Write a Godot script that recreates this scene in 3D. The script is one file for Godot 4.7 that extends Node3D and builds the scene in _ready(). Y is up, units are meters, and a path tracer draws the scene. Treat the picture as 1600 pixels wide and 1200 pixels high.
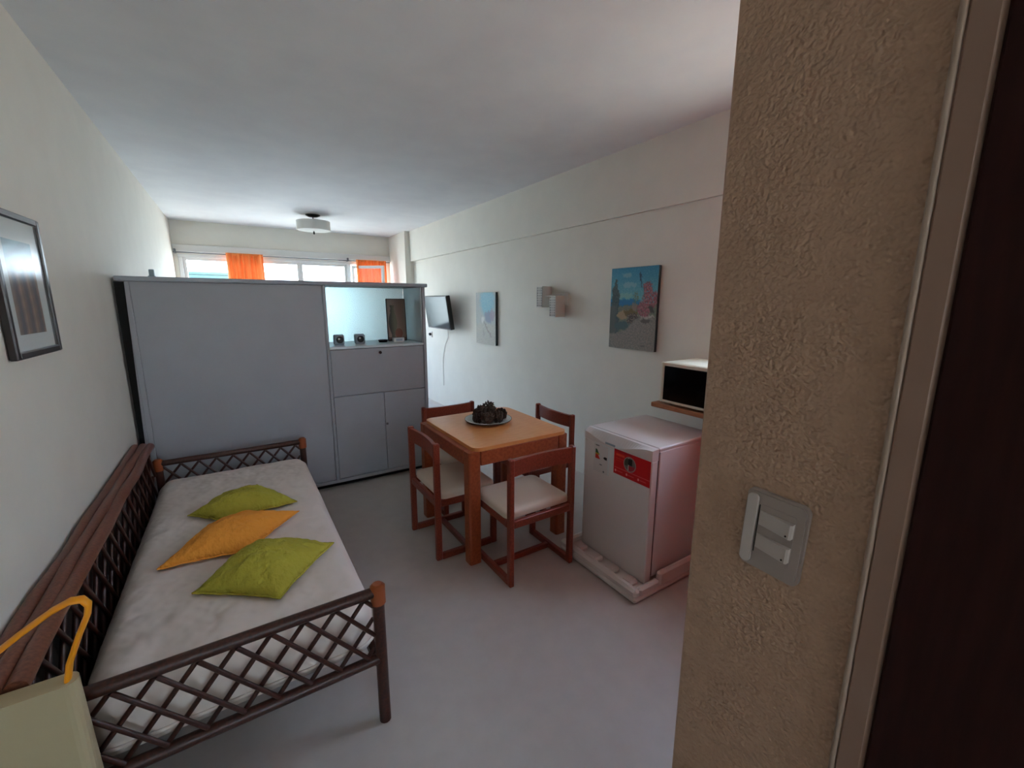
extends Node3D
# Small holiday flat: grey room-divider cabinet, cane daybed, wooden dining set, boxed-foot fridge.

const XL := -0.62      # left wall face
const XR := 2.56       # right wall face
const ZW := -7.78      # window wall face
const YC := 2.65       # ceiling
const ZN := 3.3        # wall behind the camera

var M := {}
var used := {}
var rng := RandomNumberGenerator.new()


func _ready() -> void:
	rng.seed = 7
	# ---------- camera, sky, exposure ----------
	var cam := Camera3D.new()
	cam.name = "camera"
	cam.fov = 2.0 * rad_to_deg(atan(600.0 / 671.0))
	cam.near = 0.02
	cam.far = 300.0
	cam.transform = Transform3D(Basis(Vector3(0.84151, 0.00274, 0.54024), Vector3(0.09933, 0.98215, -0.15972), Vector3(-0.53103, 0.18807, 0.82622)).orthonormalized(), Vector3(0, 1.55, 0))
	add_child(cam)
	cam.make_current()
	var env := Environment.new()
	env.background_mode = Environment.BG_SKY
	var sm := ProceduralSkyMaterial.new()
	sm.sky_top_color = Color(0.66, 0.82, 1.0)
	sm.sky_horizon_color = Color(0.88, 0.96, 1.0)
	sm.sky_curve = 0.2
	sm.ground_horizon_color = Color(0.80, 0.88, 0.92)
	sm.ground_bottom_color = Color(0.62, 0.66, 0.66)
	sm.ground_curve = 0.2
	sm.sky_energy_multiplier = 1.0
	sm.ground_energy_multiplier = 1.0
	var sky := Sky.new()
	sky.sky_material = sm
	env.sky = sky
	env.background_energy_multiplier = 1.6
	env.ambient_light_source = Environment.AMBIENT_SOURCE_DISABLED
	env.tonemap_mode = Environment.TONE_MAPPER_LINEAR
	env.tonemap_exposure = 14.0
	env.sdfgi_enabled = true
	env.ssao_enabled = true
	env.ssil_enabled = true
	var we := WorldEnvironment.new()
	we.name = "daylight"
	we.environment = env
	add_child(we)

	materials()
	room()
	window_wall()
	cabinet()
	niche_things()
	table()
	for c in [
		[0.895, -2.447, -90.0, "red-brown wooden dining chair with cream seat on the side nearest the grey cabinet and bed"],
		[1.357, -1.775, 0.0, "red-brown wooden dining chair with cream seat, closest to the viewer, in front of the table"],
		[2.03, -2.525, 90.0, "red-brown wooden dining chair standing between the table and the right wall, beside the fridge"],
		[1.385, -3.115, 180.0, "red-brown wooden dining chair behind the table, its back rail showing past the pine cones"]]:
		chair(Vector3(c[0], 0, c[1]), c[2], c[3])
	plate_of_cones()
	daybed()
	pillows()
	fridge()
	microwave()
	right_wall_things()
	left_picture()
	ceiling_lamp()
	switch_plate()
	bag()
	outside()


# ---------- helpers ----------
func numbered(called: String) -> String:
	if not used.has(called):
		used[called] = 0
		return called
	used[called] += 1
	return "%s_%03d" % [called, used[called]]


func thing(called: String, label: String, category: String, at := Vector3.ZERO, turn := 0.0, group := "") -> Node3D:
	var o := Node3D.new()
	o.name = numbered(called)
	add_child(o)
	o.position = at
	o.rotation_degrees.y = turn
	tag(o, label, category, group)
	return o


func tag(o: Node3D, label: String, category: String, group := "") -> Node3D:
	o.set_meta("label", label)
	o.set_meta("category", category)
	if group != "":
		o.set_meta("group", group)
	return o


func obj(called: String, st, m: Material, parent: Node = null, label := "") -> MeshInstance3D:
	var o := MeshInstance3D.new()
	o.name = numbered(called) if parent == null else called
	o.mesh = st.commit() if st is SurfaceTool else st
	o.material_override = null
	for i in o.mesh.get_surface_count():
		o.mesh.surface_set_material(i, m)
	o.cast_shadow = GeometryInstance3D.SHADOW_CASTING_SETTING_ON
	(self if parent == null else parent).add_child(o, true)
	if label != "":
		o.set_meta("label", label)
	return o


func struct(called: String, st, m: Material, label: String, category: String) -> MeshInstance3D:
	var o := obj(called, st, m)
	o.set_meta("kind", "structure")
	tag(o, label, category)
	return o


func mb() -> SurfaceTool:
	var st := SurfaceTool.new()
	st.begin(Mesh.PRIMITIVE_TRIANGLES)
	return st


func tri(st: SurfaceTool, a: Vector3, b: Vector3, c: Vector3, out: Vector3) -> void:
	var n := (b - a).cross(c - a)
	if n.length_squared() < 1e-16:
		return
	if n.dot(out) > 0:
		var k := b
		b = c
		c = k
	else:
		n = -n
	n = n.normalized()
	for v in [a, b, c]:
		st.set_normal(n)
		st.set_uv(Vector2(v.x, v.y))
		st.add_vertex(v)


func quad(st: SurfaceTool, a: Vector3, b: Vector3, c: Vector3, d: Vector3, out: Vector3) -> void:
	tri(st, a, b, c, out)
	tri(st, a, c, d, out)


func tris(st: SurfaceTool, v: Array, n: Array, uv := []) -> void:   # smooth triangle, turned so that it faces its normals
	var order := [0, 1, 2]
	var g: Vector3 = (v[1] - v[0]).cross(v[2] - v[0])
	if g.dot(n[0] + n[1] + n[2]) > 0:
		order = [0, 2, 1]
	for i in order:
		st.set_normal(n[i])
		st.set_uv(uv[i] if uv.size() else Vector2.ZERO)
		st.add_vertex(v[i])


# chamfered box from lo to hi, moved by xf
func box(st: SurfaceTool, lo: Vector3, hi: Vector3, ch := 0.003, xf := Transform3D()) -> void:
	var c := (lo + hi) * 0.5
	var h := (hi - lo).abs() * 0.5
	ch = minf(ch, minf(h.x, minf(h.y, h.z)) * 0.9)
	var out := func(v: Vector3) -> Vector3: return xf.basis * v
	for ax in 3:
		var b := (ax + 1) % 3
		var d := (ax + 2) % 3
		for s in [-1.0, 1.0]:
			var q := []
			for k in [[-1, -1], [1, -1], [1, 1], [-1, 1]]:
				var v := Vector3.ZERO
				v[ax] = s * h[ax]
				v[b] = k[0] * (h[b] - ch)
				v[d] = k[1] * (h[d] - ch)
				q.append(xf * (c + v))
			var n := Vector3.ZERO
			n[ax] = s
			quad(st, q[0], q[1], q[2], q[3], out.call(n))
			if ch > 0:
				for s2 in [-1.0, 1.0]:   # edge between faces ax and b
					var q2 := []
					for k in [[0, -1], [1, -1], [1, 1], [0, 1]]:
						var v := Vector3.ZERO
						v[ax] = s * (h[ax] - (ch if k[0] else 0.0))
						v[b] = s2 * (h[b] - (0.0 if k[0] else ch))
						v[d] = k[1] * (h[d] - ch)
						q2.append(xf * (c + v))
					var n2 := Vector3.ZERO
					n2[ax] = s
					n2[b] = s2
					quad(st, q2[0], q2[1], q2[2], q2[3], out.call(n2))
	if ch > 0:
		for sx in [-1.0, 1.0]:
			for sy in [-1.0, 1.0]:
				for sz in [-1.0, 1.0]:
					var s := Vector3(sx, sy, sz)
					var e := h - Vector3.ONE * ch
					tri(st, xf * (c + Vector3(sx * h.x, sy * e.y, sz * e.z)), xf * (c + Vector3(sx * e.x, sy * h.y, sz * e.z)), xf * (c + Vector3(sx * e.x, sy * e.y, sz * h.z)), out.call(s))


func bx(lo: Vector3, hi: Vector3, ch := 0.003) -> SurfaceTool:
	var st := mb()
	box(st, lo, hi, ch)
	return st


# round tube through points
func tube(st: SurfaceTool, pts: Array, r, seg := 10, flat := Vector2.ONE) -> void:
	var rings := []
	var norms := []
	var up := Vector3.UP
	var t0: Vector3 = (pts[1] - pts[0]).normalized()
	if absf(t0.dot(up)) > 0.9:
		up = Vector3.RIGHT
	for i in pts.size():
		var t: Vector3 = (pts[mini(i + 1, pts.size() - 1)] - pts[maxi(i - 1, 0)]).normalized()
		var side := t.cross(up).normalized()
		up = side.cross(t).normalized()
		var ring := []
		var nn := []
		var rr: float = r[i] if r is Array else r
		for k in seg:
			var a := TAU * k / seg
			ring.append(pts[i] + (side * cos(a) * flat.x + up * sin(a) * flat.y) * rr)
			nn.append((side * cos(a) / flat.x + up * sin(a) / flat.y).normalized())
		rings.append(ring)
		norms.append(nn)
	for i in pts.size() - 1:
		for k in seg:
			var l := (k + 1) % seg
			tris(st, [rings[i][k], rings[i][l], rings[i + 1][l]], [norms[i][k], norms[i][l], norms[i + 1][l]])
			tris(st, [rings[i][k], rings[i + 1][l], rings[i + 1][k]], [norms[i][k], norms[i + 1][l], norms[i + 1][k]])
	for e in [0, pts.size() - 1]:
		var o: Vector3 = (pts[0] - pts[1]) if e == 0 else (pts[e] - pts[e - 1])
		for k in seg:
			tri(st, pts[e], rings[e][k], rings[e][(k + 1) % seg], o)


# profile of Vector2(radius, height) turned about y
func lathe(st: SurfaceTool, prof: Array, seg := 24, xf := Transform3D()) -> void:
	for i in prof.size() - 1:
		var p: Vector2 = prof[i]
		var q: Vector2 = prof[i + 1]
		var d := q - p
		var n2 := Vector2(d.y, -d.x).normalized()
		for k in seg:
			var a := TAU * k / seg
			var b := TAU * (k + 1) / seg
			var ca := Vector3(cos(a), 0, sin(a))
			var cb := Vector3(cos(b), 0, sin(b))
			var up := Vector3.UP
			var v := [xf * (ca * p.x + up * p.y), xf * (cb * p.x + up * p.y), xf * (cb * q.x + up * q.y), xf * (ca * q.x + up * q.y)]
			var na := xf.basis * (ca * n2.x + up * n2.y)
			var nb := xf.basis * (cb * n2.x + up * n2.y)
			if p.x > 1e-6:
				tris(st, [v[0], v[1], v[2]], [na, nb, nb])
			if q.x > 1e-6:
				tris(st, [v[0], v[2], v[3]], [na, nb, na])


# polygon in the xy plane, extruded from z0 to z1
func prism(st: SurfaceTool, poly: PackedVector2Array, z0: float, z1: float, xf := Transform3D()) -> void:
	var idx := Geometry2D.triangulate_polygon(poly)
	for z in [z0, z1]:
		var o := xf.basis * Vector3(0, 0, 1 if z == maxf(z0, z1) else -1)
		for i in range(0, idx.size(), 3):
			var q := []
			for k in 3:
				q.append(xf * Vector3(poly[idx[i + k]].x, poly[idx[i + k]].y, z))
			tri(st, q[0], q[1], q[2], o)
	var cw := 1.0 if Geometry2D.is_polygon_clockwise(poly) else -1.0
	for i in poly.size():
		var a := poly[i]
		var b := poly[(i + 1) % poly.size()]
		var e := b - a
		var o := xf.basis * (Vector3(-e.y, e.x, 0) * cw)
		quad(st, xf * Vector3(a.x, a.y, z0), xf * Vector3(b.x, b.y, z0), xf * Vector3(b.x, b.y, z1), xf * Vector3(a.x, a.y, z1), o)


func round_rect(w: float, h: float, r: float, n := 5) -> PackedVector2Array:
	var p := PackedVector2Array()
	for c in [[1, 1, 0.0], [-1, 1, 90.0], [-1, -1, 180.0], [1, -1, 270.0]]:
		for k in n + 1:
			var a := deg_to_rad(c[2] + 90.0 * k / n)
			p.append(Vector2(c[0] * (w * 0.5 - r) + cos(a) * r, c[1] * (h * 0.5 - r) + sin(a) * r))
	return p


# one flat rectangle with uv 0..1: corner a = top left, b = top right, c = bottom right, d = bottom left
func picture_face(a: Vector3, b: Vector3, c: Vector3, d: Vector3, out: Vector3) -> SurfaceTool:
	var st := mb()
	var n := out.normalized()
	tris(st, [a, b, c], [n, n, n], [Vector2(0, 0), Vector2(1, 0), Vector2(1, 1)])
	tris(st, [a, c, d], [n, n, n], [Vector2(0, 0), Vector2(1, 1), Vector2(0, 1)])
	return st


# ---------- materials ----------
func mat(called: String, c: Color, rough := 0.6, metal := 0.0) -> StandardMaterial3D:
	var m := StandardMaterial3D.new()
	m.resource_name = called
	m.albedo_color = c
	m.roughness = rough
	m.metallic = metal
	M[called] = m
	return m


func noise_tex(freq: float, ramp: Array, kind := FastNoiseLite.TYPE_SIMPLEX_SMOOTH, oct := 4, size := 512, sd := 1) -> NoiseTexture2D:
	var n := FastNoiseLite.new()
	n.noise_type = kind
	n.frequency = freq
	n.fractal_octaves = oct
	n.seed = sd
	var t := NoiseTexture2D.new()
	t.width = size
	t.height = size
	t.seamless = true
	t.noise = n
	if ramp.size():
		var g := Gradient.new()
		var cols := PackedColorArray()
		var offs := PackedFloat32Array()
		for i in ramp.size():
			cols.append(ramp[i])
			offs.append(float(i) / (ramp.size() - 1))
		g.colors = cols
		g.offsets = offs
		t.color_ramp = g
	return t


func surfaced(m: StandardMaterial3D, ramp: Array, freq: float, scale: Vector3, world := true, sd := 1) -> StandardMaterial3D:
	m.albedo_texture = noise_tex(freq, ramp, FastNoiseLite.TYPE_SIMPLEX_SMOOTH, 4, 512, sd)
	m.albedo_color = Color.WHITE
	m.uv1_triplanar = true
	m.uv1_world_triplanar = world
	m.uv1_scale = scale
	return m


func relief(m: StandardMaterial3D, freq: float, cm: float, kind := FastNoiseLite.TYPE_SIMPLEX_SMOOTH, oct := 3, sd := 3) -> StandardMaterial3D:
	m.heightmap_enabled = true
	m.heightmap_texture = noise_tex(freq, [], kind, oct, 1024, sd)
	m.heightmap_scale = cm
	return m


func materials() -> void:
	var w := mat("wall_paint", Color(0.88, 0.85, 0.79), 0.85)
	surfaced(w, [Color(0.885, 0.865, 0.82), Color(0.905, 0.885, 0.84)], 0.01, Vector3(0.6, 0.6, 0.6))
	var w2 := mat("stucco_paint", Color(0.85, 0.78, 0.7), 0.8)
	surfaced(w2, [Color(0.66, 0.52, 0.43), Color(0.70, 0.555, 0.46)], 0.02, Vector3(2.2, 2.2, 2.2))
	relief(w2, 0.045, 0.36, FastNoiseLite.TYPE_SIMPLEX_SMOOTH, 2)
	var ce := mat("ceiling_paint", Color(0.88, 0.88, 0.88), 0.9)
	surfaced(ce, [Color(0.87, 0.87, 0.875), Color(0.90, 0.90, 0.90)], 0.01, Vector3(0.5, 0.5, 0.5), true, 5)
	var fl := mat("floor_vinyl", Color(0.5, 0.52, 0.53), 0.42)
	surfaced(fl, [Color(0.735, 0.70, 0.675), Color(0.75, 0.715, 0.69), Color(0.765, 0.73, 0.705)], 0.02, Vector3(0.8, 0.8, 0.8), true, 9)
	mat("white_frame", Color(0.9, 0.9, 0.89), 0.4)
	mat("pelmet_white", Color(0.86, 0.85, 0.83), 0.5)
	var gl := mat("window_glass", Color(1, 1, 1, 0.05), 0.02)
	gl.transparency = BaseMaterial3D.TRANSPARENCY_ALPHA
	var pg := mat("picture_glass", Color(1, 1, 1, 0.05), 0.2)
	pg.metallic_specular = 0.28
	pg.transparency = BaseMaterial3D.TRANSPARENCY_ALPHA
	var og := mat("obscure_glass", Color(0.50, 0.57, 0.57, 0.02), 0.45)
	og.refraction_enabled = true
	og.refraction_scale = 0.05
	og.uv1_triplanar = true
	og.uv1_scale = Vector3(3, 3, 3)
	relief(og, 0.03, 0.25, FastNoiseLite.TYPE_SIMPLEX_SMOOTH, 2)
	var cu := mat("curtain_orange", Color(0.95, 0.56, 0.30), 0.8)
	cu.backlight_enabled = true
	cu.backlight = Color(0.46, 0.23, 0.11)
	mat("rail_metal", Color(0.45, 0.45, 0.46), 0.35, 0.8)
	var cg := mat("cabinet_grey", Color(0.5, 0.53, 0.57), 0.5)
	surfaced(cg, [Color(0.635, 0.645, 0.665), Color(0.655, 0.665, 0.685)], 0.008, Vector3(0.7, 0.7, 0.7), true, 12)
	mat("cabinet_top", Color(0.62, 0.65, 0.68), 0.45)
	mat("cabinet_inside", Color(0.86, 0.90, 0.91), 0.3)
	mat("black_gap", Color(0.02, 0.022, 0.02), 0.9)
	mat("steel", Color(0.5, 0.5, 0.5), 0.35, 0.9)
	var wr := mat("red_wood", Color(0.4, 0.16, 0.1), 0.4)
	surfaced(wr, [Color(0.44, 0.17, 0.11), Color(0.52, 0.22, 0.145), Color(0.58, 0.26, 0.175)], 0.02, Vector3(6, 6, 6), false, 21)
	var wt := mat("table_top_wood", Color(0.76, 0.45, 0.22), 0.28)
	surfaced(wt, [Color(0.88, 0.57, 0.32), Color(0.91, 0.61, 0.36), Color(0.93, 0.66, 0.41)], 0.015, Vector3(1.2, 1.2, 7.0), false, 22)
	var wa := mat("table_frame_wood", Color(0.55, 0.25, 0.13), 0.4)
	surfaced(wa, [Color(0.56, 0.25, 0.135), Color(0.64, 0.31, 0.17), Color(0.70, 0.36, 0.20)], 0.02, Vector3(4, 4, 4), false, 23)
	var cs := mat("cream_seat", Color(0.88, 0.82, 0.75), 0.85)
	relief(cs, 0.2, 0.05)
	cs.uv1_triplanar = true
	cs.uv1_scale = Vector3(4, 4, 4)
	var ca := mat("dark_cane", Color(0.25, 0.12, 0.08), 0.4)
	surfaced(ca, [Color(0.13, 0.06, 0.045), Color(0.24, 0.11, 0.075), Color(0.33, 0.16, 0.10)], 0.03, Vector3(5, 5, 5), false, 31)
	mat("woven_back", Color(0.09, 0.055, 0.05), 0.85)
	var cr := mat("rail_cane", Color(0.45, 0.25, 0.17), 0.38)
	surfaced(cr, [Color(0.36, 0.19, 0.13), Color(0.47, 0.27, 0.19), Color(0.55, 0.33, 0.23)], 0.03, Vector3(5, 5, 5), false, 32)
	var cw := mat("cane_wrap", Color(0.60, 0.30, 0.14), 0.45)
	cw.heightmap_enabled = false
	var sh := mat("white_sheet", Color(0.90, 0.84, 0.80), 0.9)
	sh.uv1_triplanar = true
	sh.uv1_world_triplanar = true
	sh.uv1_scale = Vector3(0.9, 0.9, 0.9)
	relief(sh, 0.006, 1.6, FastNoiseLite.TYPE_SIMPLEX_SMOOTH, 3, 41)
	for p in [["green_cotton", Color(0.70, 0.66, 0.22)], ["orange_cotton", Color(0.96, 0.62, 0.22)]]:
		var pm := mat(p[0], p[1], 0.9)
		pm.uv1_triplanar = true
		pm.uv1_scale = Vector3(3, 3, 3)
		relief(pm, 0.01, 0.8, FastNoiseLite.TYPE_SIMPLEX_SMOOTH, 3, 43)
	mat("fridge_white", Color(0.86, 0.84, 0.83), 0.45)
	mat("fridge_door", Color(0.88, 0.85, 0.83), 0.42, 0.1)
	mat("door_seal", Color(0.36, 0.30, 0.29), 0.7)
	var fo := mat("white_foam", Color(0.88, 0.85, 0.82), 0.85)
	fo.uv1_triplanar = true
	fo.uv1_scale = Vector3(6, 6, 6)
	relief(fo, 0.08, 0.08, FastNoiseLite.TYPE_CELLULAR, 1)
	mat("microwave_cream", Color(0.86, 0.84, 0.76), 0.45)
	mat("black_glass", Color(0.012, 0.013, 0.02), 0.12)
	M["black_glass"].metallic_specular = 0.22
	var ss := mat("shelf_wood", Color(0.66, 0.44, 0.30), 0.5)
	surfaced(ss, [Color(0.60, 0.39, 0.26), Color(0.72, 0.50, 0.35)], 0.02, Vector3(8, 8, 1), false, 51)
	mat("black_plastic", Color(0.02, 0.02, 0.022), 0.35)
	mat("white_plastic", Color(0.85, 0.83, 0.8), 0.4)
	mat("switch_plastic", Color(0.58, 0.51, 0.48), 0.4)
	mat("rocker_plastic", Color(0.70, 0.64, 0.61), 0.35)
	mat("sconce_white", Color(0.84, 0.83, 0.80), 0.5)
	mat("interior_shade_grey", Color(0.45, 0.46, 0.46), 0.8)  # tone of the shaded inside of the wall lamp boxes
	mat("canvas_edge", Color(0.22, 0.26, 0.27), 0.8)
	mat("picture_frame_wood", Color(0.14, 0.10, 0.095), 0.35)
	mat("mat_board", Color(0.80, 0.83, 0.82), 0.9)
	mat("shade_fabric", Color(0.88, 0.87, 0.84), 0.85)
	M["shade_fabric"].backlight_enabled = true
	M["shade_fabric"].backlight = Color(0.35, 0.34, 0.32)
	mat("bronze", Color(0.09, 0.085, 0.08), 0.4, 0.6)
	var dw := mat("dark_door_wood", Color(0.09, 0.045, 0.04), 0.6)
	dw.metallic_specular = 0.2
	surfaced(dw, [Color(0.16, 0.08, 0.075), Color(0.20, 0.10, 0.09)], 0.02, Vector3(6, 0.6, 6), true, 61)
	var df := mat("door_frame_paint", Color(0.54, 0.42, 0.36), 0.5)
	mat("frame_edge_highlight", Color(0.62, 0.52, 0.46), 0.5)  # paler than the frame: light on its rounded edge, put into the colour
	df.metallic_specular = 0.4
	mat("plate_white", Color(0.85, 0.86, 0.84), 0.25)
	var pc := mat("pine_cone_brown", Color(0.075, 0.06, 0.05), 0.6)
	surfaced(pc, [Color(0.20, 0.17, 0.16), Color(0.42, 0.33, 0.27)], 0.05, Vector3(9, 9, 9), false, 71)
	mat("yellow_plastic", Color(0.98, 0.62, 0.05), 0.4)
	var bl := mat("fill_sheer_cloth", Color(0.9, 0.78, 0.64, 0.5), 0.9)  # cloth of the added curtains, tints the fill light warm
	bl.transparency = BaseMaterial3D.TRANSPARENCY_ALPHA
	bl.backlight_enabled = true
	bl.backlight = Color(1.0, 0.86, 0.70)
	mat("bag_cloth", Color(0.72, 0.66, 0.52), 0.9)
	mat("small_grey", Color(0.60, 0.66, 0.69), 0.4)
	mat("outside_teal", Color(0.15, 0.27, 0.265), 0.7)
	var rb := mat("red_bounce", Color(0.74, 0.19, 0.09), 0.6)  # red picked for the bounce it throws on the fridge side
	rb.metallic_specular = 0.3


# ---------- room ----------
func room() -> void:
	struct("floor", bx(Vector3(XL - 0.2, -0.15, ZW - 0.3), Vector3(XR + 0.2, 0, ZN + 0.2), 0), M.floor_vinyl, "smooth grey floor under the whole room", "floor")
	struct("ceiling", bx(Vector3(XL - 0.2, YC, ZW - 0.3), Vector3(XR + 0.2, YC + 0.15, ZN + 0.2), 0), M.ceiling_paint, "flat white painted ceiling over the room", "ceiling")
	struct("wall_left", bx(Vector3(XL - 0.2, 0, ZW - 0.3), Vector3(XL, YC, ZN + 0.2), 0), M.wall_paint, "long cream wall behind the daybed on the left", "wall")
	# right wall, with an added unseen fill-light window near the camera end
	var wy0 := 1.25
	var wy1 := 2.35
	var wz0 := -1.48
	var wz1 := -0.56
	var sr := mb()
	box(sr, Vector3(XR, 0, ZW - 0.3), Vector3(XR + 0.2, YC, wz0), 0)
	box(sr, Vector3(XR, 0, wz1), Vector3(XR + 0.2, YC, ZN + 0.2), 0)
	box(sr, Vector3(XR, 0, wz0), Vector3(XR + 0.2, wy0, wz1), 0)
	box(sr, Vector3(XR, wy1, wz0), Vector3(XR + 0.2, YC, wz1), 0)
	struct("wall_right", sr, M.wall_paint, "long cream wall on the right carrying the paintings and shelf", "wall")
	fill_window("window_2", Vector3(XR + 0.1, wy0, wz1), wz1 - wz0, wy1 - wy0, 90.0, "added white framed window for fill light, unseen behind the stucco wall", -0.06)
	# end wall of the entry hall behind the camera, with an added fill-light window
	var hx0 := -0.50
	var hx1 := 0.70
	var hy0 := 1.12
	var hy1 := 2.30
	var sb := mb()
	box(sb, Vector3(XL, 0, ZN), Vector3(hx0, YC, ZN + 0.2), 0)
	box(sb, Vector3(hx1, 0, ZN), Vector3(0.9, YC, ZN + 0.2), 0)
	box(sb, Vector3(hx0, 0, ZN), Vector3(hx1, hy0, ZN + 0.2), 0)
	box(sb, Vector3(hx0, hy1, ZN), Vector3(hx1, YC, ZN + 0.2), 0)
	struct("wall_behind", sb, M.wall_paint, "end wall of the entry hall behind the viewer", "wall")
	fill_window("window_3", Vector3(hx0, hy0, ZN + 0.1), hx1 - hx0, hy1 - hy0, 0.0, "added white framed window for fill light, unseen behind the viewer", -0.06)
	# the entry wall block with the light switch: its room corner is slightly worn and rounded
	var st := mb()
	box(st, Vector3(0.6, 0, -0.387), Vector3(0.9, YC, -0.152), 0.006)
	struct("wall_entry", st, M.stucco_paint, "rough stucco wall end close by on the right, carrying the light switch", "wall")
	struct("wall_kitchen", bx(Vector3(0.9, 0, -0.52), Vector3(XR, YC, -0.387), 0), M.red_bounce, "unseen side wall of the kitchen corner, coloured red for its bounce light", "wall")  # out of view; its red is there to tint the fridge side
	var bm := mb()
	prism(bm, PackedVector2Array([Vector2(XR - 0.06, -6.94), Vector2(XR + 0.02, -6.94), Vector2(XR + 0.02, -0.387), Vector2(XR - 0.010, -0.387)]), -YC, -2.185, Transform3D(Basis(Vector3.RIGHT, PI / 2), Vector3.ZERO))
	struct("trim_1", bm, M.wall_paint, "shallow plastered beam along the top of the right wall", "beam")
	struct("wall_pillar", bx(Vector3(2.42, 0, ZW), Vector3(XR + 0.02, YC, -6.95), 0.004), M.wall_paint, "cream square pillar in the far right corner by the window", "pillar")
	# door frame and dark door at the right edge
	var fr := Node3D.new()
	fr.name = numbered("door_1")
	add_child(fr)
	fr.set_meta("kind", "structure")
	tag(fr, "dark brown wooden entry door in a beige frame at the right edge", "door")
	var f := mb()
	box(f, Vector3(0.592, 0, -0.1555), Vector3(0.74, 2.06, -0.1275), 0.004)
	obj("door_frame", f, M.door_frame_paint, fr, "beige painted frame")
	f = mb()
	tube(f, [Vector3(0.5945, 0, -0.1570), Vector3(0.5945, 2.06, -0.1570)], 0.0035, 10)  # bead carrying the highlight of the frame edge
	obj("frame_edge", f, M.frame_edge_highlight, fr, "rounded edge of the frame with its highlight in a paler colour")
	var dl := mb()
	box(dl, Vector3(0.592, 0.006, -0.1270), Vector3(0.645, 2.04, 0.72), 0.003)
	obj("door_leaf", dl, M.dark_door_wood, fr, "dark brown wooden leaf")
	var hd := mb()
	tube(hd, [Vector3(0.595, 1.03, 0.64), Vector3(0.55, 1.03, 0.64), Vector3(0.545, 1.03, 0.62), Vector3(0.545, 1.03, 0.53)], 0.008)
	obj("handle", hd, M.steel, fr)
	struct("wall_hall", bx(Vector3(0.75, 0, -0.152), Vector3(0.9, YC, ZN), 0), M.wall_paint, "entry hall wall behind the viewer on the right", "wall")


func window_wall() -> void:
	var x0 := -0.57
	var x1 := 2.40
	var yb := 0.75
	var yt := 2.20
	var st := mb()
	box(st, Vector3(XL, 0, ZW - 0.2), Vector3(2.5, yb, ZW), 0)
	box(st, Vector3(XL, yt, ZW - 0.2), Vector3(2.5, YC, ZW), 0)
	box(st, Vector3(XL, yb, ZW - 0.2), Vector3(x0, yt, ZW), 0)
	box(st, Vector3(x1, yb, ZW - 0.2), Vector3(2.5, yt, ZW), 0)
	struct("wall_back", st, M.wall_paint, "far cream wall around the wide window", "wall")
	struct("trim_2", bx(Vector3(XL, 2.225, ZW - 0.01), Vector3(2.42, 2.325, ZW + 0.05), 0.006), M.pelmet_white, "white pelmet band above the wide window", "trim")
	var w := Node3D.new()
	w.name = numbered("window_1")
	add_child(w)
	w.set_meta("kind", "structure")
	tag(w, "wide white framed window with an open casement at its right end", "window")
	var zf := ZW - 0.06
	var f := mb()
	box(f, Vector3(x0, yt - 0.04, zf - 0.06), Vector3(x1, yt, zf + 0.05), 0.004)
	box(f, Vector3(x0, yb, zf - 0.06), Vector3(x1, yb + 0.05, zf + 0.06), 0.004)
	for x in [[x0, x0 + 0.05], [x1 - 0.05, x1], [1.70, 1.76]]:
		box(f, Vector3(x[0], yb + 0.05, zf - 0.06), Vector3(x[1], yt - 0.04, zf + 0.05), 0.004)
	obj("window_frame", f, M.white_frame, w)
	for p in [[x0 + 0.05, 0.19], [0.19, 0.98], [0.98, 1.70]]:
		sash(w, Vector3(p[0], yb + 0.05, zf), p[1] - p[0], yt - yb - 0.09, 0.0, 0.04)
	sash(w, Vector3(1.77, yb + 0.06, ZW + 0.01), 0.56, yt - yb - 0.12, -38.0, 0.045)
	struct("trim_3", bx(Vector3(x0 - 0.03, yb - 0.03, ZW - 0.02), Vector3(x1 + 0.01, yb, ZW + 0.12), 0.006), M.white_frame, "white window sill board under the wide window", "sill")
	# curtain rail and two orange curtains
	var r := thing("curtain_rail", "thin metal curtain rail under the white window pelmet", "rail", Vector3(0, 2.214, ZW + 0.075))
	var rod := mb()
	tube(rod, [Vector3(XL + 0.01, 0, 0), Vector3(2.40, 0, 0)], 0.008, 8)
	obj("rod", rod, M.rail_metal, r)
	for x in [XL + 0.03, 1.70]:
		var b := mb()
		box(b, Vector3(x - 0.012, -0.012, -0.085), Vector3(x + 0.012, 0.045, 0.012), 0.003)
		obj("bracket", b, M.rail_metal, r)
	curtain(0.0, 0.47, ZW + 0.075, 7, "orange curtain gathered near the middle of the wide window")
	curtain(1.83, 2.33, ZW + 0.075, 9, "orange curtain above the open casement beside the pillar")


func fill_window(called: String, at: Vector3, wd: float, ht: float, turn: float, label: String, sheer_z: float) -> void:  # added out-of-view window, lets in daylight as fill
	var w := Node3D.new()
	w.name = numbered(called)
	add_child(w)
	w.set_meta("kind", "structure")
	tag(w, label, "window")
	sash(w, at, wd, ht, turn, 0.04)
	# added sheer cream curtain inside the pane, warms the fill light
	var xf := Transform3D(Basis(Vector3.UP, deg_to_rad(turn)), at)
	var b := mb()
	for i in 24:
		var ua := i / 24.0
		var ub := (i + 1) / 24.0
		var pa := xf * Vector3(0.004 + ua * (wd - 0.008), 0.004, sheer_z + 0.012 * sin(ua * 38.0))
		var pb := xf * Vector3(0.004 + ub * (wd - 0.008), 0.004, sheer_z + 0.012 * sin(ub * 38.0))
		quad(b, pa, pb, pb + Vector3.UP * (ht - 0.008), pa + Vector3.UP * (ht - 0.008), xf.basis * Vector3(0, 0, -1))
	obj("fill_sheer", b, M.fill_sheer_cloth, w, "added sheer cream curtain warming the fill light")


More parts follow.
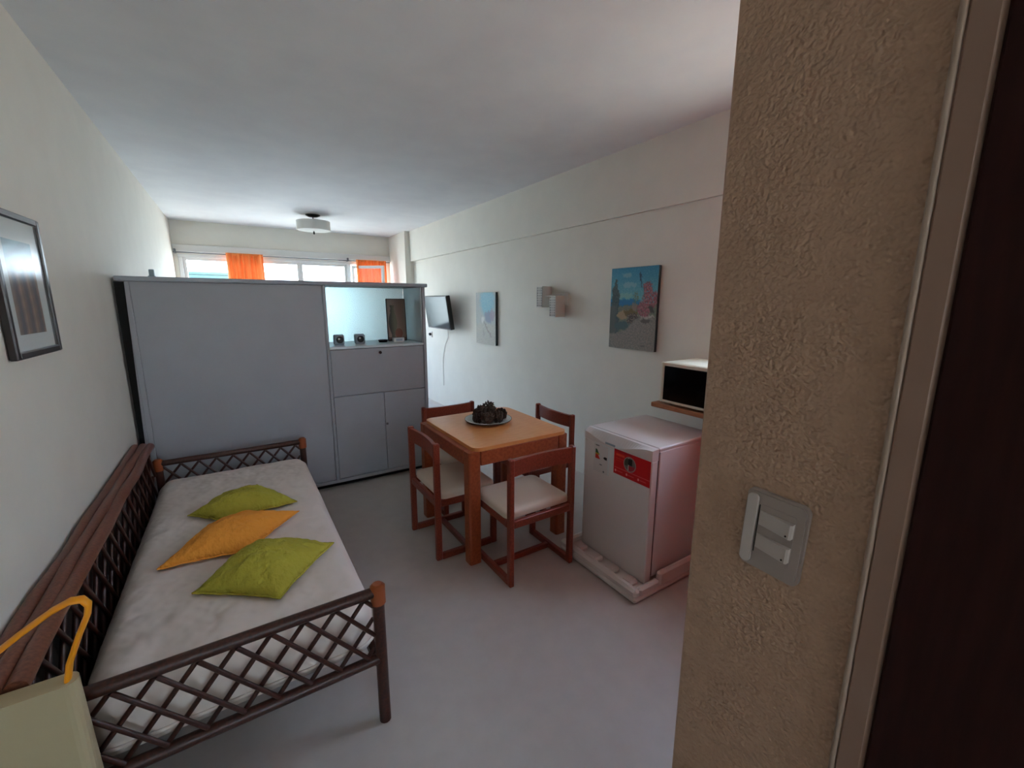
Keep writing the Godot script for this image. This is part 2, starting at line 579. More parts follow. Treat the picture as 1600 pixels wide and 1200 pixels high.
func sash(w: Node3D, at: Vector3, wd: float, ht: float, turn: float, bar: float) -> void:
	var xf := Transform3D(Basis(Vector3.UP, deg_to_rad(turn)), at)
	var s := mb()
	box(s, Vector3(0, 0, -0.02), Vector3(bar, ht, 0.02), 0.004, xf)
	box(s, Vector3(wd - bar, 0, -0.02), Vector3(wd, ht, 0.02), 0.004, xf)
	box(s, Vector3(bar, 0, -0.02), Vector3(wd - bar, bar, 0.02), 0.004, xf)
	box(s, Vector3(bar, ht - bar, -0.02), Vector3(wd - bar, ht, 0.02), 0.004, xf)
	var o := obj("sash", s, M.white_frame, w)
	var g := mb()
	box(g, Vector3(bar, bar, -0.003), Vector3(wd - bar, ht - bar, 0.003), 0, xf)
	obj("pane", g, M.window_glass, o)


func curtain(x0: float, x1: float, z: float, folds: int, label: String) -> void:
	var st := mb()
	var nx := folds * 12
	var ny := 14
	var pos := func(i: int, j: int) -> Vector3:
		var u := float(i) / nx
		var v := float(j) / ny
		var a := u * folds * TAU
		var sway := sin(u * 9.0 + v * 2.0) * 0.012 * v
		return Vector3(lerpf(x0, x1, u) + sway + sin(a * 0.5) * 0.008, 2.235 - v * 1.75, z + 0.006 + (0.024 + 0.010 * v) * sin(a) + sin(a * 0.37) * 0.008)
	for i in nx:
		for j in ny:
			var q := [pos.call(i, j), pos.call(i + 1, j), pos.call(i + 1, j + 1), pos.call(i, j + 1)]
			for k in [[0, 1, 2], [0, 2, 3]]:
				for m in k:
					st.set_smooth_group(0)
					st.add_vertex(q[m])
	st.index()
	st.generate_normals()
	var t := thing("curtain", label, "curtain", Vector3.ZERO, 0.0, "orange curtains on the window rail")
	obj("cloth", st, M.curtain_orange, t)
	var h := mb()
	box(h, Vector3(x0, 2.205, z - 0.012), Vector3(x1, 2.238, z + 0.012), 0.006)
	obj("heading", h, M.curtain_orange, t)


# ---------- the grey divider cabinet ----------
func cabinet() -> void:
	var t := thing("cabinet", "large grey room-divider cabinet with glass-backed display niche, flap and doors", "cabinet", Vector3(0, 0, -3.65))
	var g = M.cabinet_grey
	# z is measured from the front face
	obj("side_panel", bx(Vector3(-0.595, 0.06, -0.50), Vector3(-0.565, 1.672, 0.0)), g, t)
	obj("side_panel", bx(Vector3(1.408, 0.06, -0.50), Vector3(1.435, 1.672, 0.0)), g, t)
	obj("top_board", bx(Vector3(-0.60, 1.672, -0.52), Vector3(1.452, 1.702, 0.022), 0.005), M.cabinet_top, t, "darker grey top board")
	obj("front_panel", bx(Vector3(-0.535, 0.075, -0.026), Vector3(0.598, 1.672, -0.006)), g, t)
	obj("stile", bx(Vector3(-0.565, 0.06, -0.03), Vector3(-0.535, 1.672, 0.0)), g, t)
	obj("stile", bx(Vector3(0.598, 0.06, -0.5), Vector3(0.622, 1.672, 0.004), 0.005), g, t)
	obj("bottom_rail", bx(Vector3(-0.565, 0.045, -0.5), Vector3(1.435, 0.074, 0.002)), g, t)
	obj("plinth", bx(Vector3(-0.56, 0.0, -0.47), Vector3(1.41, 0.045, -0.05)), M.black_gap, t, "recessed black plinth")
	obj("niche_floor", bx(Vector3(0.622, 1.170, -0.5), Vector3(1.408, 1.190, 0.002)), M.cabinet_inside, t)
	obj("niche_wall", bx(Vector3(1.398, 1.19, -0.46), Vector3(1.408, 1.672, -0.012)), M.cabinet_inside, t, "pale inner side of the niche")
	obj("glass_panel", bx(Vector3(0.622, 1.19, -0.482), Vector3(1.398, 1.672, -0.474), 0), M.obscure_glass, t, "textured obscure glass back")
	obj("back_panel", bx(Vector3(-0.565, 0.074, -0.50), Vector3(0.598, 1.672, -0.485)), g, t)
	obj("back_panel", bx(Vector3(0.622, 0.074, -0.50), Vector3(1.408, 1.170, -0.485)), g, t)
	obj("gap_backing", bx(Vector3(0.622, 0.074, -0.036), Vector3(1.408, 1.170, -0.0245), 0), g, t)  # added board behind the doors, stops light leaking through the gaps
	var fl := obj("flap_door", bx(Vector3(0.625, 0.785, -0.024), Vector3(1.405, 1.166, -0.002)), g, t, "fold-down flap with a small lock")
	var lk := mb()
	lathe(lk, [Vector2(0, 0.012), Vector2(0.011, 0.011), Vector2(0.013, 0.0), Vector2(0.013, -0.004)], 14, Transform3D(Basis(Vector3.RIGHT, PI / 2), Vector3(1.02, 1.125, -0.003)))
	obj("lock", lk, M.bronze, fl)
	var d1 := obj("door", bx(Vector3(0.625, 0.078, -0.024), Vector3(1.030, 0.779, -0.002)), g, t)
	obj("door", bx(Vector3(1.034, 0.078, -0.024), Vector3(1.405, 0.779, -0.004)), g, t)
	var kb := mb()
	lathe(kb, [Vector2(0, 0.024), Vector2(0.009, 0.022), Vector2(0.011, 0.015), Vector2(0.005, 0.009), Vector2(0.006, 0.0)], 14, Transform3D(Basis(Vector3.RIGHT, PI / 2), Vector3(1.045, 0.50, -0.003)))
	obj("knob", kb, M.steel, t)
	var st := mb()
	prism(st, PackedVector2Array([Vector2(-0.606, 0.0), Vector2(-0.596, 0.0), Vector2(-0.556, 1.668), Vector2(-0.606, 1.668)]), -0.02, 0.003)  # black strip drawn where the gap beside the wall lies in shade
	obj("gap_shade", st, M.black_gap, t, "black tapering strip in place of the shaded gap by the wall")
	var s := thing("cabinet_bracket", "small grey bracket standing on the left end of the cabinet top", "bracket", Vector3(-0.43, 1.702, -3.80))
	var b := mb()
	box(b, Vector3(-0.02, 0, -0.02), Vector3(0.02, 0.012, 0.02), 0.002)
	box(b, Vector3(-0.015, 0.011, -0.008), Vector3(0.015, 0.055, 0.008), 0.004)
	obj("plate", b, M.small_grey, s)


func niche_things() -> void:
	var zf := -3.65
	for c in [[0.735, "left of the two small grey cubes with a round dark dial on the niche shelf"], [0.905, "right of the two small grey cubes with a round dark dial on the niche shelf"]]:
		var t := thing("cube_clock", c[1], "clock", Vector3(c[0], 1.190, -3.86), -8.0, "grey cubes on the niche shelf")
		obj("body", bx(Vector3(-0.042, 0, -0.042), Vector3(0.042, 0.082, 0.042), 0.008), M.small_grey, t)
		var d := mb()
		lathe(d, [Vector2(0, 0.004), Vector2(0.022, 0.004), Vector2(0.026, 0.006), Vector2(0.029, 0.0)], 18, Transform3D(Basis(Vector3.RIGHT, PI / 2), Vector3(0.006, 0.041, 0.0415)))
		var dial := obj("dial", d, M.black_plastic, t, "round dark dial")
		var h := mb()
		lathe(h, [Vector2(0, 0.010), Vector2(0.008, 0.006), Vector2(0.009, 0.004)], 10, Transform3D(Basis(Vector3.RIGHT, PI / 2), Vector3(0.0, 0.050, 0.0415)))
		obj("hub", h, M.white_plastic, dial)
	# standing framed still life, leaning a little on the niche wall
	var p := thing("standing_picture", "dark narrow picture of a tall vase leaning in the cabinet niche", "picture", Vector3(1.265, 1.192, -3.93), -6.0)
	p.rotation_degrees.x = -4.0
	obj("frame", bx(Vector3(-0.088, 0, -0.012), Vector3(0.088, 0.385, 0.0), 0.006), M.canvas_edge, p)
	var im := paint(64, 140, func(u, v):
		var c := Color(0.52, 0.51, 0.48).lerp(Color(0.60, 0.52, 0.46), v)
		var w := 0.10
		if v < 0.30:
			w = 0.09 + 0.05 * absf(v - 0.22) / 0.08 if v > 0.14 else 0.0
		elif v < 0.85:
			w = 0.10 + 0.13 * sin((v - 0.30) / 0.55 * PI)
		else:
			w = 0.10
		if absf(u - 0.28) < w and v < 0.93:
			c = Color(0.24, 0.27, 0.24).lerp(Color(0.46, 0.48, 0.40), smoothstep(0.1, 0.45, u))
		if Vector2((u - 0.60) * 0.9, (v - 0.83) * 1.6).length() < 0.19:
			c = Color(0.54, 0.38, 0.31)
		if v > 0.93:
			c = Color(0.42, 0.36, 0.31)
		return c)
	obj("print", picture_face(Vector3(-0.080, 0.377, 0.001), Vector3(0.080, 0.377, 0.001), Vector3(0.080, 0.008, 0.001), Vector3(-0.080, 0.008, 0.001), Vector3(0, 0, 1)), painted("still_life_print", im, 0.5), p)
	var k := thing("card_box", "small white card box in front of the dark vase picture in the niche", "box", Vector3(1.245, 1.190, -3.85), 4.0)
	obj("carton", bx(Vector3(-0.05, 0, -0.02), Vector3(0.05, 0.038, 0.02), 0.003), M.plate_white, k)
	var ly := obj("label_patch", bx(Vector3(-0.03, 0.01, 0.0198), Vector3(0.03, 0.028, 0.0206), 0), M.small_grey, k)
	ly.set_meta("label", "grey printed patch")
	var a := thing("ashtray", "flat dark dish lying left of the white card box in the niche", "dish", Vector3(1.12, 1.190, -3.90))
	var d := mb()
	lathe(d, [Vector2(0, 0), Vector2(0.036, 0), Vector2(0.046, 0.02), Vector2(0.041, 0.021), Vector2(0.032, 0.006), Vector2(0, 0.005)], 20)
	obj("bowl", d, M.black_plastic, a)


# ---------- painting helpers ----------
func paint(w: int, h: int, f: Callable) -> Image:
	var im := Image.create_empty(w, h, false, Image.FORMAT_RGB8)
	for y in h:
		for x in w:
			im.set_pixel(x, y, f.call((x + 0.5) / w, (y + 0.5) / h))
	return im


func painted(called: String, im: Image, rough := 0.7) -> StandardMaterial3D:
	var m := mat(called, Color.WHITE, rough)
	m.albedo_texture = ImageTexture.create_from_image(im)
	m.texture_repeat = false
	return m


# ---------- table and chairs ----------
func table() -> void:
	var x0 := 1.045
	var x1 := 1.77
	var z0 := -2.84
	var z1 := -2.075
	var cx := (x0 + x1) * 0.5
	var cz := (z0 + z1) * 0.5
	var t := thing("dining_table", "square dining table with light orange wooden top and red-brown legs", "table", Vector3(cx, 0, cz))
	var hx := (x1 - x0) * 0.5
	var hz := (z1 - z0) * 0.5
	# top board is set in from the left rail, flush with the other sides, with rounded corners
	var st := mb()
	var pr := round_rect(x1 - x0 - 0.035, z1 - z0, 0.05, 8)
	prism(st, pr, 0.0, 0.022, Transform3D(Basis(Vector3.RIGHT, PI / 2), Vector3(0.0175, 0.725, 0)))
	obj("tabletop", st, M.table_top_wood, t, "light orange wooden top")
	var lw := 0.078
	for sx in [-1.0, 1.0]:
		for sz in [-1.0, 1.0]:
			var l := mb()
			var px := round_rect(lw, lw, 0.014, 4)
			prism(l, px, 0.0, 0.703, Transform3D(Basis(Vector3.RIGHT, PI / 2), Vector3(sx * (hx - lw * 0.5), 0.703, sz * (hz - lw * 0.5))))
			obj("leg", l, M.table_frame_wood, t)
	for s in [-1.0, 1.0]:
		obj("apron", bx(Vector3(-hx + lw, 0.615, minf(s * hz, s * (hz - 0.028))), Vector3(hx - lw, 0.703, maxf(s * hz, s * (hz - 0.028))), 0.004), M.table_frame_wood, t)
		obj("apron", bx(Vector3(minf(s * hx, s * (hx - 0.055)), 0.615, -hz + lw), Vector3(maxf(s * hx, s * (hx - 0.055)), 0.703, hz - lw), 0.004), M.table_frame_wood, t)


# origin under the middle of the back; the sitter looks to -z
func chair(at: Vector3, turn: float, label: String) -> void:
	var t := thing("dining_chair", label, "chair", at, turn, "wooden chairs round the dining table")
	var w: Material = M.red_wood
	var hw := 0.225
	var p := 0.038
	var d := 0.42
	for s in [-1.0, 1.0]:
		var xa := minf(s * hw, s * (hw - 0.03))
		var xb := maxf(s * hw, s * (hw - 0.03))
		obj("back_post", bx(Vector3(xa, 0, -p), Vector3(xb, 0.742, 0), 0.006), w, t)
		obj("leg", bx(Vector3(xa, 0, -d), Vector3(xb, 0.39, -d + p), 0.005), w, t)
		obj("runner", bx(Vector3(xa + 0.001, 0.0, -d + p), Vector3(xb - 0.001, 0.04, -p), 0.004), w, t)
		obj("side_rail", bx(Vector3(xa + 0.001, 0.345, -d + p), Vector3(xb - 0.001, 0.39, -p), 0.004), w, t)
	# slightly hollowed top rail
	var st := mb()
	var poly := PackedVector2Array()
	var n := 10
	for i in n + 1:
		var u := -1.0 + 2.0 * i / n
		poly.append(Vector2(u * (hw - 0.028), -0.004 - 0.020 * (1 - u * u)))
	for i in n + 1:
		var u := 1.0 - 2.0 * i / n
		poly.append(Vector2(u * (hw - 0.028), -0.026 - 0.020 * (1 - u * u)))
	prism(st, poly, -0.733, -0.645, Transform3D(Basis(Vector3.RIGHT, PI / 2), Vector3(0, 0, 0)))
	var rl := obj("back_rail", st, w, t)
	rl.position.y = 0.0
	obj("seat_rail", bx(Vector3(-hw + 0.03, 0.345, -d), Vector3(hw - 0.03, 0.39, -d + 0.025), 0.004), w, t)
	obj("seat_rail", bx(Vector3(-hw + 0.03, 0.345, -0.028), Vector3(hw - 0.03, 0.39, -0.004), 0.004), w, t)
	obj("stretcher", bx(Vector3(-hw + 0.029, 0.004, -0.235), Vector3(hw - 0.029, 0.036, -0.205), 0.004), w, t)
	# cushion
	obj("seat", cushion(hw * 2 - 0.008, d - 0.045, 0.05, 0.04, Vector3(0, 0.39, -d * 0.5 + 0.003 - 0.018)), M.cream_seat, t, "cream upholstered seat pad")


# pillow-like slab: w along x, d along z, standing on y = 0
func cushion(w: float, d: float, h: float, r: float, at: Vector3) -> SurfaceTool:
	var st := mb()
	var ol := round_rect(w, d, r, 6)
	var prof := [[1.0, 0.0], [1.0, 0.45], [0.985, 0.68], [0.94, 0.83], [0.8, 0.93], [0.5, 0.99], [0.0, 1.0]]
	var ring := func(k: int, i: int) -> Vector3:
		var o := ol[i % ol.size()]
		var s: float = prof[k][0]
		return at + Vector3(o.x * s, prof[k][1] * h, o.y * s)
	for k in prof.size() - 1:
		for i in ol.size():
			var q := [ring.call(k, i), ring.call(k, i + 1), ring.call(k + 1, i + 1), ring.call(k + 1, i)]
			for m in ([[0, 1, 2], [0, 2, 3]] if k < prof.size() - 2 else [[0, 1, 2]]):
				var g: Vector3 = (q[m[1]] - q[m[0]]).cross(q[m[2]] - q[m[0]])
				var c := at + Vector3(0, -0.1, 0)
				var order: Array = m if g.dot(q[m[0]] - c) < 0 else [m[0], m[2], m[1]]
				for v in order:
					st.set_smooth_group(0)
					st.add_vertex(q[v])
	st.index()
	st.generate_normals()
	return st


func plate_of_cones() -> void:
	var c := Vector3(1.43, 0.725, -2.53)
	var p := thing("plate", "round white plate with a dark rim on the dining table, holding pine cones", "plate", c)
	var st := mb()
	lathe(st, [Vector2(0, 0.0), Vector2(0.095, 0.0), Vector2(0.10, 0.004), Vector2(0.158, 0.022), Vector2(0.162, 0.026), Vector2(0.156, 0.027), Vector2(0.10, 0.011), Vector2(0.0, 0.009)], 40)
	obj("dish", st, M.plate_white, p)
	var rm := mb()
	lathe(rm, [Vector2(0.154, 0.0175), Vector2(0.1625, 0.0215), Vector2(0.164, 0.0262), Vector2(0.1615, 0.0225), Vector2(0.154, 0.0185)], 40)
	obj("rim", rm, M.black_gap, p, "dark underside of the rim")
	var spots := [
		[Vector3(-0.085, 0.044, 0.015), 0.036, 80.0, 20.0, "dark pine cone lying at the left edge of the plate"],
		[Vector3(-0.045, 0.046, 0.070), 0.038, 75.0, 130.0, "dark pine cone at the front left of the plate, nearest the table corner"],
		[Vector3(0.035, 0.046, 0.075), 0.038, 85.0, 220.0, "dark pine cone lying flat at the front of the plate"],
		[Vector3(0.095, 0.046, 0.010), 0.038, 60.0, 300.0, "dark pine cone at the right side of the plate by the bare rim"],
		[Vector3(0.060, 0.048, -0.075), 0.038, 30.0, 40.0, "brownish pine cone standing at the back right of the plate"],
		[Vector3(-0.040, 0.048, -0.065), 0.038, 70.0, 330.0, "dark pine cone at the back of the plate under the pile"],
		[Vector3(0.000, 0.098, -0.005), 0.040, 25.0, 60.0, "dark pine cone upright on top of the pile, its highest point"],
		[Vector3(-0.055, 0.088, 0.005), 0.034, 60.0, 200.0, "dark pine cone resting on the left slope of the pile"]]
	for s in spots:
		var t := thing("pine_cone", s[4], "pine cone", c + s[0], 0.0, "pine cones on the plate")
		t.rotation_degrees = Vector3(s[2], s[3], 0)
		cone_shape(t, s[1])


func cone_shape(t: Node3D, r: float) -> void:
	var st := mb()
	lathe(st, [Vector2(0, -r * 0.95), Vector2(r * 0.5, -r * 0.7), Vector2(r * 0.5, -r * 0.1), Vector2(r * 0.33, r * 0.6), Vector2(0, r * 0.95)], 9)
	obj("core", st, M.pine_cone_brown, t)
	var sc := mb()
	var n := 46
	for i in n:
		var v := (i + 0.5) / n
		var a := i * 2.39996
		var y := lerpf(-r * 0.85, r * 1.05, v)
		var rad := r * (0.55 + 0.55 * sin(PI * pow(v, 0.75)) ) * (1.0 - 0.45 * v)
		var o := Vector3(cos(a), 0, sin(a))
		var side := Vector3(-sin(a), 0, cos(a))
		var up := Vector3.UP
		var ln := r * 0.62
		var tip := o * (rad + ln * 0.55) + up * (y + ln * 0.35)
		var b := o * (rad * 0.45) + up * (y - ln * 0.1)
		var wd := r * 0.34 * (1.1 - 0.5 * v)
		var l := o * (rad + ln * 0.2) + up * (y + ln * 0.1) - side * wd
		var q := o * (rad + ln * 0.2) + up * (y + ln * 0.1) + side * wd
		var th := up * r * 0.08
		for sg in [[-1.0], [1.0]]:
			var k: float = sg[0]
			tri(sc, b + th * k, l + th * k, tip + th * k, up * k)
			tri(sc, b + th * k, tip + th * k, q + th * k, up * k)
		quad(sc, l + th, tip + th, tip - th, l - th, o - side)
		quad(sc, q + th, tip + th, tip - th, q - th, o + side)
	obj("scales", sc, M.pine_cone_brown, t)


# ---------- daybed ----------
func daybed() -> void:
	var t := thing("daybed", "dark cane daybed with lattice ends along the left wall", "bed", Vector3(-0.10, 0, -2.39))
	var o := Vector3(0.10, 0, 2.39)   # world to bed
	var xa := -0.50
	var xb := 0.335
	var zf := -3.36
	var zn := -1.40
	var yr := 0.54
	for e in [zf, zn]:
		for x in [xa + 0.01, xb]:
			var st := mb()
			tube(st, [Vector3(x, 0, e) + o, Vector3(x, yr + 0.012, e) + o], 0.021, 12)
			var ps := obj("post", st, M.dark_cane, t)
			var wr := mb()
			tube(wr, [Vector3(x, yr - 0.045, e) + o, Vector3(x, yr + 0.02, e) + o, Vector3(x, yr + 0.03, e) + o], [0.0265, 0.0265, 0.016], 12)
			obj("wrapping", wr, M.cane_wrap, ps, "orange-brown cane binding")
		var ra := mb()
		tube(ra, [Vector3(xa + 0.01, yr, e) + o, Vector3(xb, yr, e) + o], 0.019, 12)
		obj("end_rail", ra, M.dark_cane, t)
		var rb := mb()
		tube(rb, [Vector3(xa + 0.01, 0.27, e) + o, Vector3(xb, 0.27, e) + o], 0.019, 12)
		obj("end_rail", rb, M.dark_cane, t)
		lattice(t, Vector3(xa + 0.03, 0.289, e) + o, Vector3.RIGHT, xb - xa - 0.05, yr - 0.308, 0.19, 0.0075)
	# back: bundle of thick canes on top, lattice beneath
	var yb := 0.655
	for x in [-0.592, -0.556, -0.520]:
		var st := mb()
		var pts := []
		for i in 15:
			var u := i / 14.0
			pts.append(Vector3(x + 0.003 * sin(u * 17.0 + x * 90.0), yb + 0.004 * sin(u * 23.0 + x * 50.0) - absf(x + 0.55) * 0.15, lerpf(zf - 0.045, zn + 0.05, u)) + o)
		tube(st, pts, 0.0225, 12)
		obj("back_rail", st, M.rail_cane, t, "thick lighter brown cane of the back rail")
	for z in [zf, (zf + zn) * 0.5, zn]:
		var st := mb()
		tube(st, [Vector3(-0.555, 0, z) + o, Vector3(-0.555, yb, z) + o], 0.022, 12)
		obj("back_post", st, M.dark_cane, t)
	obj("back_panel", bx(Vector3(-0.546, 0.24, zf) + o, Vector3(-0.536, yb - 0.02, zn) + o, 0.002), M.woven_back, t, "dark woven backing behind the lattice")
	var lo := mb()
	tube(lo, [Vector3(-0.512, 0.285, zf) + o, Vector3(-0.512, 0.285, zn) + o], 0.024, 12)
	obj("lower_rail", lo, M.dark_cane, t)
	lattice(t, Vector3(-0.516, 0.305, zf + 0.02) + o, Vector3.BACK, zn - zf - 0.04, yb - 0.325, 0.25, 0.0075)
	# side rails, slats under the mattress
	for x in [xa + 0.02, xb - 0.012]:
		obj("side_rail", bx(Vector3(x - 0.016, 0.23, zf) + o, Vector3(x + 0.016, 0.28, zn) + o, 0.01), M.dark_cane, t)
	for i in 9:
		var z := lerpf(zf + 0.12, zn - 0.12, i / 8.0)
		obj("slat", bx(Vector3(xa + 0.02, 0.278, z - 0.03) + o, Vector3(xb - 0.012, 0.292, z + 0.03) + o, 0.003), M.dark_cane, t)
	# mattress in a fitted white sheet
	var m := thing("mattress", "single mattress in a slightly creased white sheet on the cane daybed", "mattress", Vector3(-0.073, 0.292, (zf + zn) * 0.5))
	obj("sheet", mattress_shape(0.815, 1.89, 0.155), M.white_sheet, m)
	var pp := mb()
	var ol := round_rect(0.821, 1.896, 0.075, 8)
	var path := []
	for v in ol:
		path.append(Vector3(v.x, 0.022, v.y))
	path.append(path[0])
	tube(pp, path, 0.006, 6)
	obj("piping", pp, M.white_sheet, m)


func mattress_shape(w: float, l: float, h: float) -> SurfaceTool:
	var st := mb()
	var nx := 26
	var nz := 60
	var nn := FastNoiseLite.new()
	nn.seed = 3
	nn.frequency = 1.0
	var top := func(i: int, j: int) -> Vector3:
		var a := -1.0 + 2.0 * i / nx
		var b := -1.0 + 2.0 * j / nz
		# superellipse outline so that the corners are rounded
		var x := a * w * 0.5
		var z := b * l * 0.5
		var rc := 0.085
		var dx := absf(x) - (w * 0.5 - rc)
		var dz := absf(z) - (l * 0.5 - rc)
		if dx > 0 and dz > 0:
			var len := Vector2(dx, dz).length()
			var mx := maxf(dx, dz)
			x = signf(x) * (w * 0.5 - rc + dx * mx / len)
			z = signf(z) * (l * 0.5 - rc + dz * mx / len)
		var e := minf(w * 0.5 - absf(a) * w * 0.5, l * 0.5 - absf(b) * l * 0.5)
		var y := h - 0.035 * pow(maxf(0.0, 1.0 - e / 0.05), 2.0)
		y += 0.0035 * nn.get_noise_2d(x * 9.0, z * 3.0) + 0.006 * nn.get_noise_2d(x * 2.0 + 9.0, z * 2.0)
		y -= 0.004 * exp(-pow((x + 0.28 + 0.06 * sin(z * 5.0)) / 0.012, 2.0)) * smoothstep(0.0, 0.6, z)
		return Vector3(x, y, z)
	for i in nx:
		for j in nz:
			var q := [top.call(i, j), top.call(i + 1, j), top.call(i + 1, j + 1), top.call(i, j + 1)]
			for k in [0, 1, 2, 0, 2, 3]:
				st.set_smooth_group(0)
				st.add_vertex(q[k])
	var rim := []
	for i in nx:
		rim.append(top.call(i, 0))
	for j in nz:
		rim.append(top.call(nx, j))
	for i in nx:
		rim.append(top.call(nx - i, nz))
	for j in nz:
		rim.append(top.call(0, nz - j))
	for i in rim.size():
		var a: Vector3 = rim[i]
		var b: Vector3 = rim[(i + 1) % rim.size()]
		var a1 := Vector3(a.x, 0, a.z)
		var b1 := Vector3(b.x, 0, b.z)
		for v in [a, a1, b1, a, b1, b]:
			st.set_smooth_group(0)
			st.add_vertex(v)
		for v in [a1, Vector3.ZERO, b1]:
			st.set_smooth_group(1)
			st.add_vertex(v)
	st.index()
	st.generate_normals()
	return st


# crossing canes inside the rectangle from a, along dir, len wide and h high
func lattice(t: Node3D, a: Vector3, dir: Vector3, len: float, h: float, run: float, r: float) -> void:
	var n := int(ceil(len / (run * 0.5)))
	var side := Vector3.UP.cross(dir).normalized()
	for s in [1.0, -1.0]:
		for k in range(-2, n + 3):
			var u0 := k * run * 0.5
			var u1: float = u0 + s * run
			var v0 := 0.0
			var v1 := h
			# clip to the frame
			var lo := 0.0
			var hi := 1.0
			for lim in [[0.0, 1.0], [len, -1.0]]:
				var f0: float = (u0 - lim[0]) * lim[1]
				var f1: float = (u1 - lim[0]) * lim[1]
				if f0 < 0 and f1 < 0:
					hi = -1.0
				elif f0 < 0:
					lo = maxf(lo, f0 / (f0 - f1))
				elif f1 < 0:
					hi = minf(hi, f0 / (f0 - f1))
			if hi - lo < 0.08:
				continue
			var p: Vector3 = a + dir * lerpf(u0, u1, lo) + Vector3.UP * lerpf(v0, v1, lo) + side * s * r * 0.8
			var q: Vector3 = a + dir * lerpf(u0, u1, hi) + Vector3.UP * lerpf(v0, v1, hi) + side * s * r * 0.8
			var st := mb()
			tube(st, [p, q], r, 7)
			obj("lattice_cane", st, M.dark_cane, t)


func pillows() -> void:
	pillow([Vector2(-0.298, -2.62), Vector2(0.02, -2.87), Vector2(0.195, -2.50), Vector2(-0.15, -2.46)], 0.085, M.green_cotton, "olive green cushion lying farthest from the viewer on the white sheet", 1)
	pillow([Vector2(-0.366, -2.126), Vector2(-0.16, -2.49), Vector2(0.19, -2.37), Vector2(-0.04, -2.09)], 0.085, M.orange_cotton, "orange cushion lying between the two green cushions", 2)
	pillow([Vector2(-0.234, -1.868), Vector2(-0.03, -2.14), Vector2(0.285, -1.951), Vector2(0.043, -1.662)], 0.095, M.green_cotton, "olive green cushion lying nearest the viewer on the white sheet", 3)


func pillow(c: Array, h: float, m: Material, label: String, sd: int) -> void:
	var mid := Vector2.ZERO
	for v in c:
		mid += v * 0.25
	var base := 0.451
	var t := thing("cushion", label, "cushion", Vector3(mid.x, base, mid.y), 0.0, "scatter cushions on the daybed")
	var nn := FastNoiseLite.new()
	nn.seed = sd
	nn.frequency = 1.0
	var n := 36
	var pos := func(i: int, j: int, up: float) -> Vector3:
		var u := float(i) / n
		var v := float(j) / n
		# edges drawn in a little between the corners
		var pin := 0.05
		var uu := lerpf(u, 0.5, pin * 4.0 * v * (1 - v) * absf(2 * u - 1))
		var vv := lerpf(v, 0.5, pin * 4.0 * u * (1 - u) * absf(2 * v - 1))
		var a: Vector2 = c[0].lerp(c[1], uu)
		var b: Vector2 = c[3].lerp(c[2], uu)
		var p := a.lerp(b, vv) - mid
		var e := pow(sin(PI * u) * sin(PI * v), 0.55)
		var rim := minf(minf(u, 1 - u), minf(v, 1 - v))
		var y := 0.012 + (h * e if up > 0 else -0.012 * minf(1.0, rim * 12.0))
		if up > 0:
			var edge := 1.0 - smoothstep(0.0, 0.22, rim)
			y += nn.get_noise_2d(u * 5.0, v * 5.0) * 0.010 * minf(1.0, rim * 12.0)
			y += edge * minf(1.0, rim * 14.0) * 0.006 * nn.get_noise_2d(u * 22.0, v * 22.0)
			y += 0.006 * nn.get_noise_2d(u * 3.0 + 40.0, v * 3.0)
		else:
			y += 0.006 * nn.get_noise_2d(u * 3.0 + 40.0, v * 3.0)
		return Vector3(p.x, maxf(y, 0.0), p.y)
	var st := mb()
	for up in [1.0, -1.0]:
		for i in n:
			for j in n:
				var q := [pos.call(i, j, up), pos.call(i + 1, j, up), pos.call(i + 1, j + 1, up), pos.call(i, j + 1, up)]
				for k in [[0, 1, 2], [0, 2, 3]]:
					var g: Vector3 = (q[k[1]] - q[k[0]]).cross(q[k[2]] - q[k[0]])
					var order: Array = k if g.y * up < 0 else [k[0], k[2], k[1]]
					for v in order:
						st.set_smooth_group(0)
						st.add_vertex(q[v])
	st.index()
	st.generate_normals()
	obj("cover", st, m, t)
	var sm := mb()
	var path := []
	for i in n:
		path.append(pos.call(i, 0, 1.0))
	for i in n:
		path.append(pos.call(n, i, 1.0))
	for i in n:
		path.append(pos.call(n - i, n, 1.0))
	for i in n + 1:
		path.append(pos.call(0, n - i, 1.0))
	tube(sm, path, 0.0035, 5)
	obj("seam", sm, m, t)


